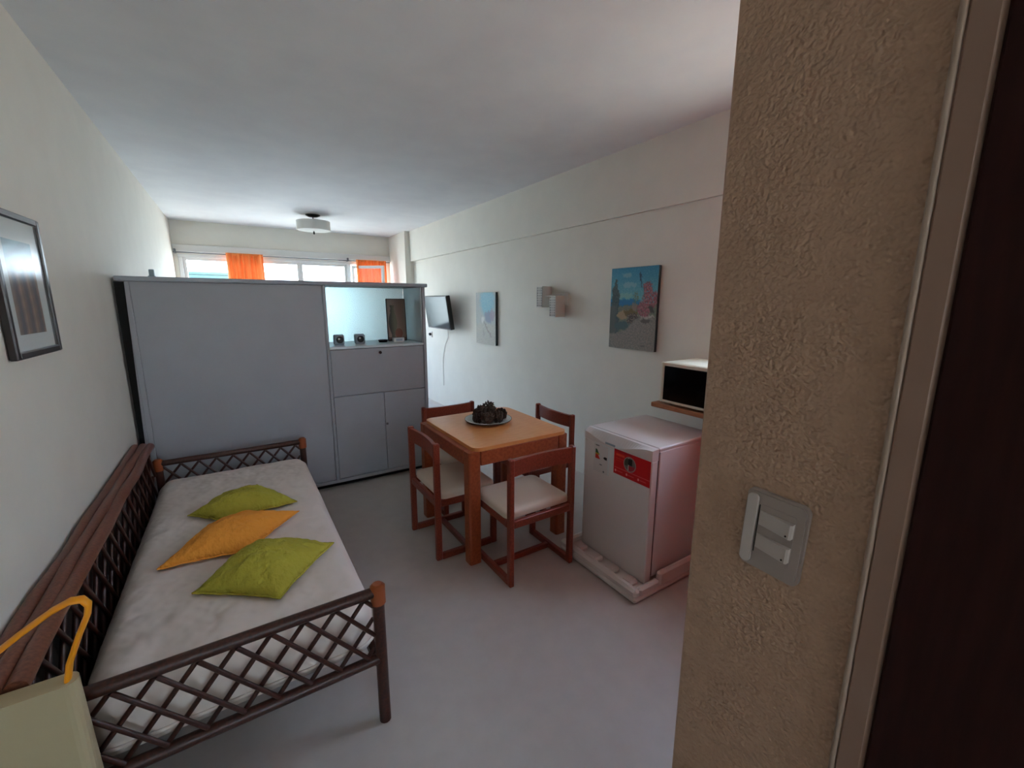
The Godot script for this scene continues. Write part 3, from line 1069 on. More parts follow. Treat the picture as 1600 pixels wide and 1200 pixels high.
# ---------- fridge, microwave ----------
func fridge() -> void:
	var tx0 := 1.605
	var tx1 := 2.33
	var tz0 := -1.93
	var tz1 := -1.315
	var tr := thing("foam_tray", "white foam packing tray under the small fridge", "packing", Vector3((tx0 + tx1) * 0.5, 0, (tz0 + tz1) * 0.5))
	var o := -tr.position
	obj("base", bx(Vector3(tx0, 0, tz0) + o, Vector3(tx1, 0.035, tz1) + o, 0.012), M.white_foam, tr)
	obj("front_lip", bx(Vector3(tx0, 0.03, tz0) + o, Vector3(tx0 + 0.045, 0.078, tz1) + o, 0.014), M.white_foam, tr)
	obj("back_lip", bx(Vector3(tx1 - 0.04, 0.03, tz0) + o, Vector3(tx1, 0.078, tz1) + o, 0.012), M.white_foam, tr)
	obj("side_lip", bx(Vector3(tx0 + 0.04, 0.03, tz1 - 0.035) + o, Vector3(1.80, 0.078, tz1) + o, 0.012), M.white_foam, tr)
	obj("side_lip", bx(Vector3(1.80, 0.03, tz1 - 0.035) + o, Vector3(tx1 - 0.03, 0.115, tz1) + o, 0.012), M.white_foam, tr, "raised part of the side lip")
	obj("side_lip", bx(Vector3(tx0 + 0.04, 0.03, tz0) + o, Vector3(tx1 - 0.03, 0.078, tz0 + 0.035) + o, 0.012), M.white_foam, tr)
	for i in 4:
		var z := lerpf(tz0 + 0.11, tz1 - 0.11, i / 3.0)
		obj("block", bx(Vector3(tx0 + 0.04, 0.03, z - 0.035) + o, Vector3(tx0 + 0.115, 0.066, z + 0.035) + o, 0.012), M.white_foam, tr)
	# fridge: door faces -x
	var fx := 1.735
	var z0 := -1.875
	var z1 := -1.368
	var y0 := 0.04
	var y1 := 0.808
	var f := thing("fridge", "small silver-white fridge with a red sticker on its door beside the table", "fridge", Vector3(2.0, 0, -1.62))
	var q := -f.position
	obj("body", bx(Vector3(fx + 0.062, y0 + 0.02, z0 + 0.002) + q, Vector3(2.27, y1 - 0.022, z1 - 0.002) + q, 0.006), M.fridge_white, f)
	obj("top_panel", bx(Vector3(fx + 0.052, y1 - 0.022, z0) + q, Vector3(2.275, y1, z1) + q, 0.006), M.fridge_white, f)
	obj("seal", bx(Vector3(fx + 0.052, y0 + 0.03, z0 + 0.008) + q, Vector3(fx + 0.063, y1 - 0.03, z1 - 0.006) + q, 0), M.door_seal, f)
	for s in [[fx + 0.1, z0 + 0.05], [fx + 0.1, z1 - 0.05], [2.22, z0 + 0.05], [2.22, z1 - 0.05]]:
		var ft := mb()
		tube(ft, [Vector3(s[0], 0.034, s[1]) + q, Vector3(s[0], y0 + 0.022, s[1]) + q], 0.018, 10)
		obj("foot", ft, M.black_plastic, f)
	# door slab with a wavy scooped top lip
	var dz0 := z0
	var dz1 := z1
	var yl := y1 - 0.004
	var dst := mb()
	box(dst, Vector3(fx, y0, dz0) + q, Vector3(fx + 0.052, yl - 0.062, dz1) + q, 0.006)
	var lip := mb()
	var n := 28
	var wave := func(u: float) -> float:   # u 0 = far end, 1 = near end; depth of the scoop below the top
		return 0.020 + 0.028 * (0.5 - 0.5 * cos(TAU * clampf(u, 0, 1))) + 0.016 * sin(u * PI * 1.5)
	for i in n:
		var ua := float(i) / n
		var ub := float(i + 1) / n
		var za := lerpf(dz0, dz1, ua)
		var zb := lerpf(dz0, dz1, ub)
		var ya: float = yl - minf(wave.call(ua), 0.058)
		var yb: float = yl - minf(wave.call(ub), 0.058)
		var X := Vector3(-1, 0, 0)
		quad(dst, Vector3(fx, yl - 0.064, za) + q, Vector3(fx, yl - 0.064, zb) + q, Vector3(fx, yb, zb) + q, Vector3(fx, ya, za) + q, X)
		quad(lip, Vector3(fx, ya, za) + q, Vector3(fx, yb, zb) + q, Vector3(fx + 0.032, yl, zb) + q, Vector3(fx + 0.032, yl, za) + q, Vector3(-1, 1, 0))
		quad(lip, Vector3(fx + 0.032, yl, za) + q, Vector3(fx + 0.032, yl, zb) + q, Vector3(fx + 0.05, yl, zb) + q, Vector3(fx + 0.05, yl, za) + q, Vector3.UP)
		quad(dst, Vector3(fx + 0.05, yl - 0.064, za) + q, Vector3(fx + 0.05, yl - 0.064, zb) + q, Vector3(fx + 0.05, yl, zb) + q, Vector3(fx + 0.05, yl, za) + q, Vector3(1, 0, 0))
	for e in [[dz0, 0.0, -1.0], [dz1, 1.0, 1.0]]:
		var ye: float = yl - minf(wave.call(e[1]), 0.058)
		quad(dst, Vector3(fx, yl - 0.064, e[0]) + q, Vector3(fx, ye, e[0]) + q, Vector3(fx + 0.032, yl, e[0]) + q, Vector3(fx + 0.05, yl, e[0]) + q, Vector3(0, 0, e[2]))
		tri(dst, Vector3(fx, yl - 0.064, e[0]) + q, Vector3(fx + 0.05, yl, e[0]) + q, Vector3(fx + 0.05, yl - 0.064, e[0]) + q, Vector3(0, 0, e[2]))
	var door := obj("door", dst, M.fridge_door, f, "silver-grey door")
	obj("handle_lip", lip, M.fridge_white, door, "wavy scooped handle lip along the top")
	# printed labels, drawn on thin vinyl
	var red := paint(180, 90, func(u, v):
		var c := Color(0.80, 0.03, 0.07)
		if v < 0.10 and u < 0.5:
			c = Color(0.68, 0.02, 0.10)
		if v > 0.72 and v < 0.745 and u > 0.02:
			c = Color(0.90, 0.45, 0.45)
		if v > 0.16 and v < 0.24 and u > 0.06 and u < 0.30:
			c = Color(0.90, 0.30, 0.18)
		if v > 0.33 and v < 0.37 and u > 0.06 and u < 0.27:
			c = Color(0.88, 0.22, 0.16)
		if v > 0.42 and v < 0.45 and u > 0.06 and u < 0.22:
			c = Color(0.86, 0.18, 0.14)
		for k in [0.06, 0.38, 0.70]:
			if Vector2((u - k) * 2.0, v - 0.86).length() < 0.05:
				c = Color(0.95, 0.62, 0.62)
			if v > 0.84 and v < 0.88 and u > k + 0.04 and u < k + 0.2:
				c = Color(0.88, 0.35, 0.36)
		var d := Vector2((u - 0.45) * 1.75, v - 0.42).length()
		if d < 0.30:
			c = Color(0.62, 0.58, 0.55)
			if d < 0.26:
				c = Color(0.45, 0.42, 0.40)
				if absf(u - 0.46) < 0.055 and v < 0.44 and v > 0.2:
					c = Color(0.10, 0.09, 0.09)
				elif u < 0.40 and v > 0.22 and v < 0.5:
					c = Color(0.28, 0.30, 0.24)
				elif v > 0.47 and u > 0.42:
					c = Color(0.62, 0.16, 0.20)
				elif absf(u - 0.415) < 0.012:
					c = Color(0.85, 0.83, 0.8)
		return c)
	var rs := picture_face(Vector3(fx - 0.0012, 0.742, -1.628) + q, Vector3(fx - 0.0012, 0.742, z1 - 0.004) + q, Vector3(fx - 0.0012, 0.598, z1 - 0.004) + q, Vector3(fx - 0.0012, 0.598, -1.628) + q, Vector3(-1, 0, 0))
	obj("red_sticker", rs, painted("red_sticker_print", red, 0.35), door, "red advertising sticker with a round photo")
	var wh := paint(96, 120, func(u, v):
		var c := Color(0.84, 0.82, 0.80)
		if u > 0.93 or v < 0.03:
			c = Color(0.84, 0.86, 0.85)
		if v > 0.06 and v < 0.10 and u > 0.10 and u < 0.34:
			c = Color(0.5, 0.52, 0.52)
		if v > 0.22 and v < 0.34 and u > 0.10 and u < 0.10 + 0.22 * (v - 0.1) / 0.24:
			c = Color(0.22, 0.40, 0.24)
		elif v >= 0.34 and v < 0.40 and u > 0.10 and u < 0.36:
			c = Color(0.72, 0.62, 0.16)
		elif v >= 0.40 and v < 0.54 and u > 0.10 and u < 0.28 + (v - 0.40):
			c = Color(0.78, 0.18, 0.12)
		if v > 0.40 and v < 0.49 and u > 0.62 + absf(v - 0.445) * 2.0 and u < 0.85:
			c = Color(0.04, 0.04, 0.04)
		if v > 0.70 and v < 0.73 and u > 0.4 and u < 0.55:
			c = Color(0.42, 0.44, 0.44)
		if v > 0.90 and v < 0.96 and u > 0.62 and u < 0.72:
			c = Color(0.45, 0.46, 0.47)
		return c)
	var ws := picture_face(Vector3(fx - 0.001, 0.735, -1.79) + q, Vector3(fx - 0.001, 0.735, -1.665) + q, Vector3(fx - 0.001, 0.56, -1.665) + q, Vector3(fx - 0.001, 0.56, -1.79) + q, Vector3(-1, 0, 0))
	obj("energy_label", ws, painted("energy_label_print", wh, 0.4), door, "pale energy rating label with red arrow")
	obj("badge", bx(Vector3(fx - 0.003, 0.748, -1.70) + q, Vector3(fx + 0.001, 0.760, -1.625) + q, 0.001), M.small_grey, door, "small dark metal badge")


func microwave() -> void:
	# shelf on the right wall above the fridge
	var s := thing("wall_shelf", "pale wooden wall shelf under the microwave above the fridge", "shelf", Vector3(2.37, 0.915, -1.23))
	obj("board", bx(Vector3(-0.19, -0.014, -0.53), Vector3(0.19, 0.014, 0.53), 0.004), M.shelf_wood, s)
	for z in [-0.38, 0.38]:
		var b := mb()
		box(b, Vector3(-0.13, -0.032, z - 0.012), Vector3(0.19, -0.014, z + 0.012), 0.002)
		box(b, Vector3(0.172, -0.18, z - 0.012), Vector3(0.19, -0.03, z + 0.012), 0.002)
		obj("bracket", b, M.white_plastic, s)
	var m := thing("microwave", "small cream microwave oven with black glass door on the wooden shelf", "microwave", Vector3(2.37, 0.929, -1.45))
	var x0 := -0.185
	obj("body", bx(Vector3(x0 + 0.02, 0.014, -0.255), Vector3(0.17, 0.262, 0.225), 0.010), M.microwave_cream, m)
	for p in [[-0.13, -0.2], [-0.13, 0.17], [0.13, -0.2], [0.13, 0.17]]:
		var ft := mb()
		tube(ft, [Vector3(p[0], 0, p[1]), Vector3(p[0], 0.016, p[1])], 0.014, 10)
		obj("foot", ft, M.black_plastic, m)
	var fb := mb()
	box(fb, Vector3(x0, 0.014, -0.255), Vector3(x0 + 0.02, 0.262, -0.232), 0.006)
	box(fb, Vector3(x0, 0.014, 0.10), Vector3(x0 + 0.02, 0.262, 0.225), 0.006)
	box(fb, Vector3(x0, 0.014, -0.232), Vector3(x0 + 0.02, 0.030, 0.10), 0.004)
	box(fb, Vector3(x0, 0.240, -0.232), Vector3(x0 + 0.02, 0.262, 0.10), 0.004)
	obj("front_surround", fb, M.microwave_cream, m)
	var d := obj("door", bx(Vector3(x0 + 0.002, 0.030, -0.232), Vector3(x0 + 0.018, 0.240, 0.10), 0.004), M.black_glass, m, "black glass door")
	var h := mb()
	tube(h, [Vector3(x0 - 0.02, 0.05, 0.082), Vector3(x0 - 0.02, 0.22, 0.082)], 0.007, 8)
	obj("handle", h, M.black_plastic, d)
	for y in [0.19, 0.10]:
		var k := mb()
		lathe(k, [Vector2(0, 0.02), Vector2(0.02, 0.018), Vector2(0.024, 0.0)], 16, Transform3D(Basis(Vector3.FORWARD, -PI / 2), Vector3(x0, y, 0.165)))
		obj("knob", k, M.black_plastic, m)


# ---------- right wall ----------
func right_wall_things() -> void:
	# big painting
	var big := paint(150, 230, big_painting)
	var t := thing("painting", "larger canvas of a cypress, pink blossoms and blue sea on the right wall", "painting", Vector3(XR - 0.002, 1.50, -2.27))
	var xf := -0.026
	obj("canvas", bx(Vector3(xf, -0.305, -0.225), Vector3(0, 0.305, 0.225), 0.003), M.canvas_edge, t)
	obj("painted_face", picture_face(Vector3(xf - 0.001, 0.304, -0.224), Vector3(xf - 0.001, 0.304, 0.224), Vector3(xf - 0.001, -0.304, 0.224), Vector3(xf - 0.001, -0.304, -0.224), Vector3(-1, 0, 0)), painted("big_painting", big, 0.6), t)
	var sml := paint(120, 170, small_painting)
	var s := thing("painting", "smaller canvas of a pale village path under blue sky, left of the wall lamps", "painting", Vector3(XR - 0.002, 1.352, -4.52))
	obj("canvas", bx(Vector3(-0.03, -0.305, -0.235), Vector3(0, 0.305, 0.235), 0.003), M.canvas_edge, s)
	obj("painted_face", picture_face(Vector3(-0.031, 0.304, -0.234), Vector3(-0.031, 0.304, 0.234), Vector3(-0.031, -0.304, 0.234), Vector3(-0.031, -0.304, -0.234), Vector3(-1, 0, 0)), painted("small_painting", sml, 0.6), s)
	# double wall lamp: two staggered white boxes with pierced fronts
	var l := thing("wall_lamp", "white double wall lamp of two staggered pierced boxes between the paintings", "lamp", Vector3(XR, 1.55, -3.24))
	obj("mounting_plate", bx(Vector3(-0.02, -0.03, -0.13), Vector3(-0.001, 0.075, 0.21), 0.004), M.sconce_white, l)
	for b in [[-0.125, -0.035, -0.05, 0.142], [0.075, 0.165, -0.135, 0.055]]:
		lamp_box(l, b[0], b[1], b[2], b[3])
	obj("arm", bx(Vector3(-0.085, 0.045, -0.05), Vector3(-0.07, 0.06, 0.09), 0.003), M.sconce_white, l)
	# television
	var tv := thing("television", "flat black television tilted on the right wall past the cabinet", "television", Vector3(2.39, 1.405, -5.60))
	tv.rotation_degrees = Vector3(0, 0, 8.0)
	obj("casing", bx(Vector3(-0.03, -0.225, -0.39), Vector3(0.03, 0.225, 0.39), 0.008), M.black_plastic, tv)
	obj("screen", bx(Vector3(-0.0325, -0.208, -0.375), Vector3(-0.029, 0.213, 0.375), 0.001), M.black_glass, tv, "glossy dark screen")
	obj("mount", bx(Vector3(0.03, -0.08, -0.1), Vector3(0.125, 0.08, 0.1), 0.004), M.black_plastic, tv)
	var c := mb()
	tube(c, [Vector3(2.53, 1.20, -5.62), Vector3(2.545, 1.05, -5.64), Vector3(2.552, 0.92, -5.78), Vector3(2.552, 0.72, -5.86), Vector3(2.552, 0.32, -5.86)], 0.004, 6)
	tag(obj("television_cable", c, M.white_plastic), "thin white cable hanging down the wall below the television", "cable")
	var so := thing("wall_socket", "small dark socket on the right wall just below the television", "socket", Vector3(XR, 1.055, -6.30))
	obj("plate", bx(Vector3(-0.008, -0.045, -0.045), Vector3(-0.0005, 0.045, 0.045), 0.003), M.white_plastic, so)
	obj("plug", bx(Vector3(-0.04, -0.02, -0.02), Vector3(-0.008, 0.02, 0.02), 0.006), M.black_plastic, so)


func lamp_box(l: Node3D, z0: float, z1: float, y0: float, y1: float) -> void:
	var x := -0.125
	var st := mb()
	box(st, Vector3(x + 0.008, y0, z0), Vector3(-0.012, y1, z0 + 0.006), 0.001)
	box(st, Vector3(x + 0.008, y0, z1 - 0.006), Vector3(-0.012, y1, z1), 0.001)
	box(st, Vector3(x + 0.008, y0, z0 + 0.006), Vector3(-0.012, y0 + 0.006, z1 - 0.006), 0.001)
	box(st, Vector3(-0.022, y0 + 0.006, z0 + 0.006), Vector3(-0.012, y1, z1 - 0.006), 0.001)
	var sh := obj("shade_box", st, M.sconce_white, l)
	var g := mb()
	box(g, Vector3(x, y0, z0), Vector3(x + 0.008, y1, z0 + 0.008), 0.001)
	box(g, Vector3(x, y0, z1 - 0.008), Vector3(x + 0.008, y1, z1), 0.001)
	for k in 5:
		var z := lerpf(z0 + 0.008, z1 - 0.008, (k + 0.0) / 4.0)
		if k > 0 and k < 4:
			box(g, Vector3(x + 0.001, y0, z - 0.005), Vector3(x + 0.007, y1, z + 0.005), 0.001)
	for k in 9:
		var y := lerpf(y0 + 0.005, y1 - 0.005, k / 8.0)
		box(g, Vector3(x, y - 0.0045, z0), Vector3(x + 0.008, y + 0.0045, z1), 0.001)
	obj("interior_shade", bx(Vector3(x + 0.009, y0 + 0.006, z0 + 0.006), Vector3(x + 0.011, y1 - 0.002, z1 - 0.006), 0), M.interior_shade_grey, sh, "grey sheet with the shade inside the box in its colour")  # sheet added behind the holes to give them their interior shade
	obj("pierced_front", g, M.sconce_white, sh, "white pierced front grille")
	var bu := mb()
	lathe(bu, [Vector2(0.012, 0.0), Vector2(0.013, 0.03), Vector2(0.024, 0.06), Vector2(0.022, 0.085), Vector2(0, 0.098)], 14, Transform3D(Basis(), Vector3(-0.07, y0 + 0.02, (z0 + z1) * 0.5)))
	obj("bulb", bu, M.plate_white, sh)


func blob(u: float, v: float, cu: float, cv: float, ru: float, rv: float) -> float:
	return 1.0 - smoothstep(0.78, 1.08, Vector2((u - cu) / ru, (v - cv) / rv).length())


var pn: FastNoiseLite

func dab(u: float, v: float, f := 14.0) -> float:
	if pn == null:
		pn = FastNoiseLite.new()
		pn.seed = 11
		pn.frequency = 1.0
		pn.fractal_octaves = 2
	return pn.get_noise_2d(u * f, v * f * 1.4)


func big_painting(u0: float, v0: float) -> Color:
	# loose landscape in dabs of the brush
	var u := u0 + 0.035 * dab(u0, v0, 8.0) + 0.012 * dab(u0 + 4.0, v0, 30.0)
	var v := v0 + 0.025 * dab(v0 + 3.0, u0, 8.0) + 0.010 * dab(u0, v0 + 9.0, 30.0)
	var d := dab(u0, v0, 24.0)
	var c := Color(0.17, 0.52, 0.66).lerp(Color(0.42, 0.66, 0.68), clampf(v / 0.42, 0, 1))
	c = c.lightened(clampf(d * 0.22, 0, 0.15))
	c = c.lerp(Color(0.55, 0.70, 0.73), 0.7 * maxf(blob(u, v, 0.36, 0.09, 0.12, 0.03), blob(u, v, 0.42, 0.21, 0.17, 0.035)))
	c = c.lerp(Color(0.58, 0.74, 0.66), 0.5 * blob(u, v, 0.32, 0.34, 0.2, 0.03))
	c = c.lerp(Color(0.04, 0.44, 0.64), smoothstep(0.37, 0.39, v) * (1.0 - smoothstep(0.62, 0.70, u)))
	c = c.lerp(Color(0.50, 0.47, 0.40).lerp(Color(0.38, 0.44, 0.38), clampf(d + 0.5, 0, 1)), smoothstep(0.445, 0.475, v + 0.04 * (u - 0.4)))
	var w := 0.012 + 0.075 * smoothstep(0.12, 0.36, v)
	c = c.lerp(Color(0.17, 0.27, 0.28).lerp(Color(0.30, 0.36, 0.33), clampf(d + 0.4, 0, 1)), (1.0 - smoothstep(w * 0.8, w * 1.15, absf(u - 0.11))) * smoothstep(0.11, 0.14, v))
	c = c.lerp(Color(0.33, 0.36, 0.33), (1.0 - smoothstep(0.10, 0.2, u)) * smoothstep(0.42, 0.5, v))
	c = c.lerp(Color(0.66, 0.56, 0.42), blob(u, v, 0.29, 0.58, 0.12, 0.065))
	c = c.lerp(Color(0.42, 0.36, 0.19), blob(u, v, 0.47, 0.55, 0.16, 0.045))
	c = c.lerp(Color(0.24, 0.21, 0.19).lerp(Color(0.66, 0.58, 0.48), clampf(d * 1.4 + 0.2, 0, 1)), blob(u, v, 0.52, 0.625, 0.13, 0.075))
	c = c.lerp(Color(0.27, 0.36, 0.35), blob(u, v, 0.30, 0.715, 0.20, 0.055))
	c = c.lerp(Color(0.58, 0.54, 0.50).lerp(Color(0.47, 0.46, 0.43), clampf(d + 0.5, 0, 1)), smoothstep(0.0, 0.03, v - 0.80 + u * 0.25 - 0.05 * sin(u * 7.0)))
	c = c.lerp(Color(0.70, 0.66, 0.61), blob(u, v, 0.82, 0.585, 0.17, 0.022))
	c = c.lerp(Color(0.34, 0.32, 0.29), blob(u, v, 0.80, 0.65, 0.11, 0.03))
	var bush := maxf(blob(u, v, 0.88, 0.38, 0.18, 0.11), maxf(blob(u, v, 0.75, 0.49, 0.16, 0.11), blob(u, v, 0.80, 0.25, 0.10, 0.08)))
	var k := dab(u0 + 7.0, v0, 21.0)
	var bc := Color(0.56, 0.30, 0.34).lerp(Color(0.68, 0.45, 0.46), smoothstep(-0.1, 0.5, k)).lerp(Color(0.34, 0.32, 0.29), 0.8 * smoothstep(0.25, 0.55, -k))
	c = c.lerp(bc, bush * smoothstep(-0.25, 0.05, d + 0.28 * bush))
	c = c.lerp(Color(0.40, 0.44, 0.32), 0.85 * blob(u, v, 0.57, 0.37, 0.07, 0.07) * smoothstep(-0.2, 0.1, d))
	c = c.lerp(Color(0.55, 0.47, 0.42), 0.8 * blob(u, v, 0.55, 0.47, 0.06, 0.06))
	c = c.lerp(Color(0.14, 0.27, 0.34), (1.0 - smoothstep(0.006, 0.018, absf(u - 0.645 - (v - 0.1) * 0.3))) * smoothstep(0.05, 0.07, v) * (1.0 - smoothstep(0.2, 0.26, v)))
	c = c.lerp(Color(0.25, 0.24, 0.22), blob(u, v, 0.90, 0.50, 0.05, 0.04))
	if u0 > 0.72 and u0 < 0.80 and v0 > 0.935 and v0 < 0.955 and fmod(u0 * 60.0, 1.0) > 0.4:
		c = Color(0.34, 0.32, 0.31)
	return c


func small_painting(u0: float, v0: float) -> Color:
	var u := u0 + 0.05 * dab(u0 + 5.0, v0, 7.0)
	var v := v0 + 0.04 * dab(v0, u0 + 2.0, 7.0)
	var d := dab(u0, v0 + 5.0, 18.0)
	var c := Color(0.66, 0.67, 0.65).lerp(Color(0.60, 0.61, 0.59), clampf(d + 0.3, 0, 1))
	c = c.lerp(Color(0.40, 0.64, 0.71).lerp(Color(0.52, 0.70, 0.74), clampf(d + 0.4, 0, 1)), (1.0 - smoothstep(0.6, 1.15, Vector2((u - 0.6) / 0.42, (v - 0.16) / 0.34).length())))
	c = c.lerp(Color(0.46, 0.50, 0.57), 0.9 * blob(u, v, 0.66, 0.47, 0.22, 0.12))
	c = c.lerp(Color(0.56, 0.52, 0.57), 0.8 * blob(u, v, 0.84, 0.42, 0.12, 0.13))
	c = c.lerp(Color(0.80, 0.80, 0.77), 0.8 * blob(u, v, 0.36, 0.53, 0.09, 0.07))
	c = c.lerp(Color(0.64, 0.63, 0.58).lerp(Color(0.72, 0.70, 0.65), clampf(d + 0.4, 0, 1)), smoothstep(0.56, 0.64, v))
	c = c.lerp(Color(0.47, 0.41, 0.37), 0.7 * (1.0 - smoothstep(0.015, 0.05, absf(u - 0.42 - (v - 0.55) * 1.2))) * smoothstep(0.54, 0.6, v) * (1.0 - smoothstep(0.8, 0.9, v)))
	c = c.lerp(Color(0.55, 0.52, 0.47), 0.5 * blob(u, v, 0.40, 0.78, 0.06, 0.06))
	return c


# ---------- left wall, ceiling, switch ----------
func left_picture() -> void:
	var t := thing("framed_picture", "dark framed glazed picture of brown trunks on the left wall", "picture", Vector3(XL + 0.007, 1.60, -2.21), -1.6)
	var hw := 0.195
	var hh := 0.243
	var f := 0.024
	var d := 0.024
	for s in [-1.0, 1.0]:
		obj("frame_bar", bx(Vector3(0.001, -hh, minf(s * hw, s * (hw - f))), Vector3(d, hh, maxf(s * hw, s * (hw - f))), 0.004), M.picture_frame_wood, t)
		obj("frame_bar", bx(Vector3(0.001, minf(s * hh, s * (hh - f)), -hw + f), Vector3(d, maxf(s * hh, s * (hh - f)), hw - f), 0.004), M.picture_frame_wood, t)
	obj("mat_board", bx(Vector3(0.004, -hh + f, -hw + f), Vector3(0.012, hh - f, hw - f), 0), M.mat_board, t, "pale mat board")
	var im := paint(90, 140, func(u, v):
		var c := Color(0.42, 0.28, 0.2)
		var a := fmod(u * 3.0 + 0.05 * sin(v * 6.0), 1.0)
		if a < 0.38:
			c = Color(0.50, 0.34, 0.22).lerp(Color(0.30, 0.18, 0.12), a / 0.38)
		elif a < 0.70:
			c = Color(0.13, 0.09, 0.09)
		else:
			c = Color(0.36, 0.20, 0.15).lerp(Color(0.62, 0.48, 0.38), (a - 0.7) / 0.3)
		c = c.lerp(Color(0.50, 0.68, 0.74), 1.0 - smoothstep(0.24, 0.40, v + 0.03 * sin(u * 14.0)))
		return c.darkened(0.15 * (0.5 + 0.5 * sin(v * 40.0 + u * 9.0))))
	obj("print", picture_face(Vector3(0.0128, 0.15, 0.11), Vector3(0.0128, 0.15, -0.11), Vector3(0.0128, -0.165, -0.11), Vector3(0.0128, -0.165, 0.11), Vector3(1, 0, 0)), painted("trunk_print", im, 0.8), t)
	obj("glass", bx(Vector3(0.0165, -hh + f, -hw + f), Vector3(0.0185, hh - f, hw - f), 0), M.picture_glass, t)


func ceiling_lamp() -> void:
	var t := thing("ceiling_lamp", "white drum shade ceiling lamp with dark mount near the window", "lamp", Vector3(1.0, YC, -6.35))
	var c := mb()
	lathe(c, [Vector2(0, -0.03), Vector2(0.05, -0.028), Vector2(0.085, -0.012), Vector2(0.09, -0.0005), Vector2(0, -0.0005)], 24)
	obj("canopy", c, M.bronze, t, "dark round ceiling mount")
	var s := mb()
	tube(s, [Vector3(0, -0.02, 0), Vector3(0, -0.235, 0)], 0.007, 8)
	obj("stem", s, M.bronze, t)
	var d := mb()
	lathe(d, [Vector2(0.198, -0.195), Vector2(0.203, -0.195), Vector2(0.203, -0.08), Vector2(0.198, -0.08), Vector2(0.198, -0.195)], 40)
	obj("shade", d, M.shade_fabric, t, "white fabric drum shade")
	var g := mb()
	lathe(g, [Vector2(0, -0.202), Vector2(0.197, -0.192), Vector2(0.197, -0.187), Vector2(0, -0.197)], 40)
	obj("diffuser", g, M.shade_fabric, t)
	var k := mb()
	lathe(k, [Vector2(0, -0.245), Vector2(0.010, -0.238), Vector2(0.012, -0.225), Vector2(0.006, -0.203), Vector2(0, -0.203)], 12)
	obj("finial", k, M.bronze, t)
	for a in 3:
		var v := Vector3(cos(a * TAU / 3), 0, sin(a * TAU / 3))
		var st := mb()
		tube(st, [Vector3(0, -0.10, 0), v * 0.199 + Vector3(0, -0.10, 0)], 0.003, 6)
		obj("spoke", st, M.bronze, t)


func switch_plate() -> void:
	# plate on the x = 0.6 face, facing -x; local x runs along -z (into the room) in the drawing plane
	var t := thing("light_switch", "double rocker light switch plate on the near stucco wall", "switch", Vector3(0.6, 1.235, -0.2615))
	var rot := Basis(Vector3(0, 0, 1), Vector3(0, 1, 0), Vector3(-1, 0, 0))
	var base := Transform3D(rot, Vector3.ZERO)
	var st := mb()
	prism(st, round_rect(0.080, 0.116, 0.010, 5), 0.0, 0.006, base)
	prism(st, round_rect(0.074, 0.110, 0.008, 5), 0.006, 0.0085, base)
	obj("plate", st, M.switch_plastic, t)
	var fl := mb()
	prism(fl, round_rect(0.014, 0.104, 0.006, 5), 0.0086, 0.0125, base.translated_local(Vector3(-0.029, 0, 0)))
	obj("side_cap", fl, M.rocker_plastic, t, "paler rounded strip on the window side")
	var wl := mb()
	prism(wl, round_rect(0.046, 0.074, 0.002, 3), 0.0086, 0.0096, base.translated_local(Vector3(0.004, 0.003, 0)))
	obj("insert", wl, M.switch_plastic, t)
	var sl := mb()
	prism(sl, round_rect(0.0012, 0.072, 0.0005, 2), 0.0096, 0.0100, base.translated_local(Vector3(-0.0195, 0.003, 0)))
	obj("seam", sl, M.black_gap, t)
	for y in [0.0205, -0.0145]:
		var r := mb()
		# wedge rising towards the near side
		var poly := PackedVector2Array([Vector2(-0.018, 0.0096), Vector2(0.0265, 0.0096), Vector2(0.0265, 0.0165), Vector2(0.024, 0.0180), Vector2(-0.018, 0.0105)])
		var b2 := Transform3D(rot * Basis(Vector3(1, 0, 0), Vector3(0, 0, 1), Vector3(0, -1, 0)), rot * Vector3(0, y, 0))
		prism(r, poly, -0.0105, 0.0105, b2)
		var ro := obj("rocker", r, M.rocker_plastic, t)
		var dt := mb()
		lathe(dt, [Vector2(0, 0.0012), Vector2(0.0011, 0.001), Vector2(0.0013, 0)], 8, Transform3D(rot * Basis(Vector3(1, 0, 0), Vector3(0, 0, 1), Vector3(0, -1, 0)), rot * Vector3(0.0205, y - 0.007, 0.0172)))
		obj("dot", dt, M.black_gap, ro)
	t.rotation_degrees.x = 2.0


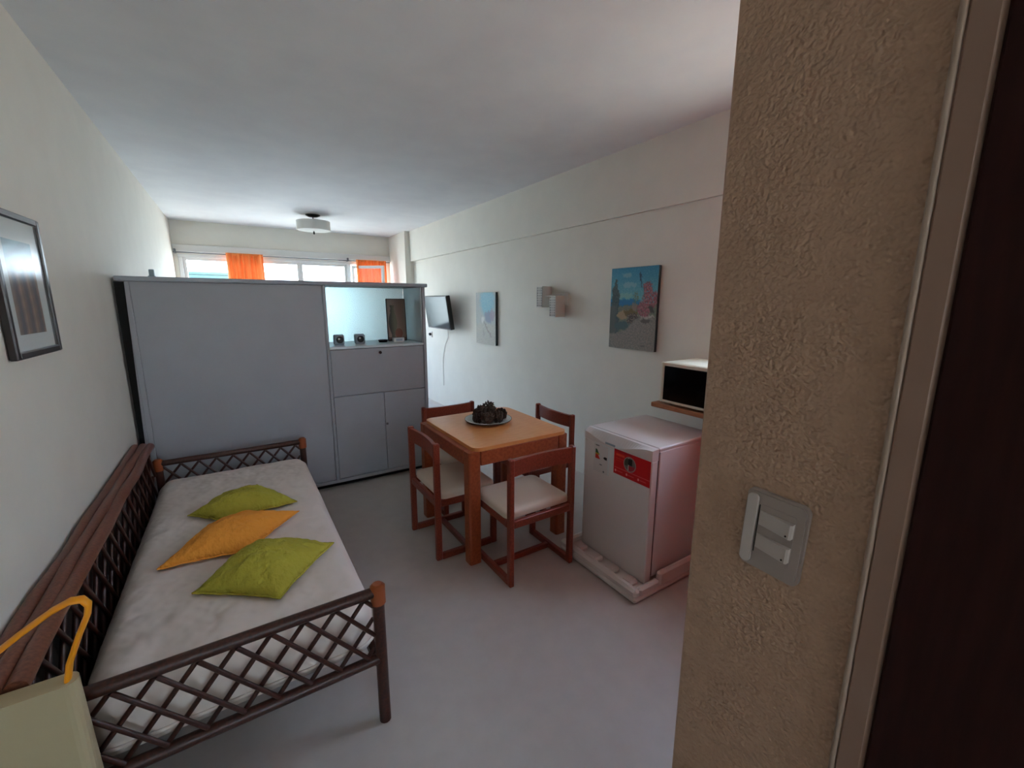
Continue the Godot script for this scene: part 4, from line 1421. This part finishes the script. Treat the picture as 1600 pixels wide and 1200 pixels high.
func bag() -> void:
	# tall tote standing on the floor at the near end of the daybed, its stiff yellow strap looping up
	var t := thing("tote_bag", "tall bag with a looped yellow strap at the near end of the daybed", "bag", Vector3(-0.49, 0.0, -1.31))
	var st := mb()
	var n := 10
	for i in n:
		var ya := 0.66 * i / n
		var yb := 0.66 * (i + 1) / n
		var pa := round_rect(0.20 - 0.03 * ya, 0.09 - 0.06 * ya, 0.022, 4)
		var pb := round_rect(0.20 - 0.03 * yb, 0.09 - 0.06 * yb, 0.022, 4)
		for k in pa.size():
			var l := (k + 1) % pa.size()
			quad(st, Vector3(pa[k].x, ya, pa[k].y), Vector3(pa[l].x, ya, pa[l].y), Vector3(pb[l].x, yb, pb[l].y), Vector3(pb[k].x, yb, pb[k].y), Vector3(pa[k].x + pa[l].x, 0, pa[k].y + pa[l].y))
			if i == 0:
				tri(st, Vector3.ZERO, Vector3(pa[k].x, 0, pa[k].y), Vector3(pa[l].x, 0, pa[l].y), Vector3.DOWN)
			if i == n - 1:
				tri(st, Vector3(0, yb, 0), Vector3(pb[k].x, yb, pb[k].y), Vector3(pb[l].x, yb, pb[l].y), Vector3.UP)
	obj("body", st, M.bag_cloth, t)
	var hd := mb()
	var path := []
	for p in [[-0.575, 0.63], [-0.555, 0.72], [-0.525, 0.775], [-0.473, 0.812], [-0.420, 0.845], [-0.388, 0.858], [-0.368, 0.855], [-0.359, 0.838], [-0.364, 0.812], [-0.385, 0.765], [-0.410, 0.70], [-0.425, 0.63]]:
		path.append(Vector3(p[0] + 0.49, p[1], 0.0))
	tube(hd, path, 0.0145, 10, Vector2(1.0, 0.45))
	obj("strap", hd, M.yellow_plastic, t, "yellow looped strap")


func outside() -> void:
	# a teal block some way off, its flat roof just showing over the cabinet through the left pane
	var t := thing("building", "distant teal building outside the left window pane, just above the cabinet", "building", Vector3(-2.6, -9.0, -27.0))
	obj("wall", bx(Vector3(-2.6, 0, -2.0), Vector3(2.6, 11.75, 2.0), 0.02), M.outside_teal, t)
	obj("roof_edge", bx(Vector3(-2.7, 11.75, -2.1), Vector3(2.7, 11.87, 2.1), 0.02), M.outside_teal, t)
	for i in 4:
		for k in 3:
			var x := -1.95 + i * 1.3
			var y := 2.2 + k * 3.2
			obj("window", bx(Vector3(x - 0.35, y, 1.98), Vector3(x + 0.35, y + 1.3, 2.03), 0.01), M.black_glass, t)
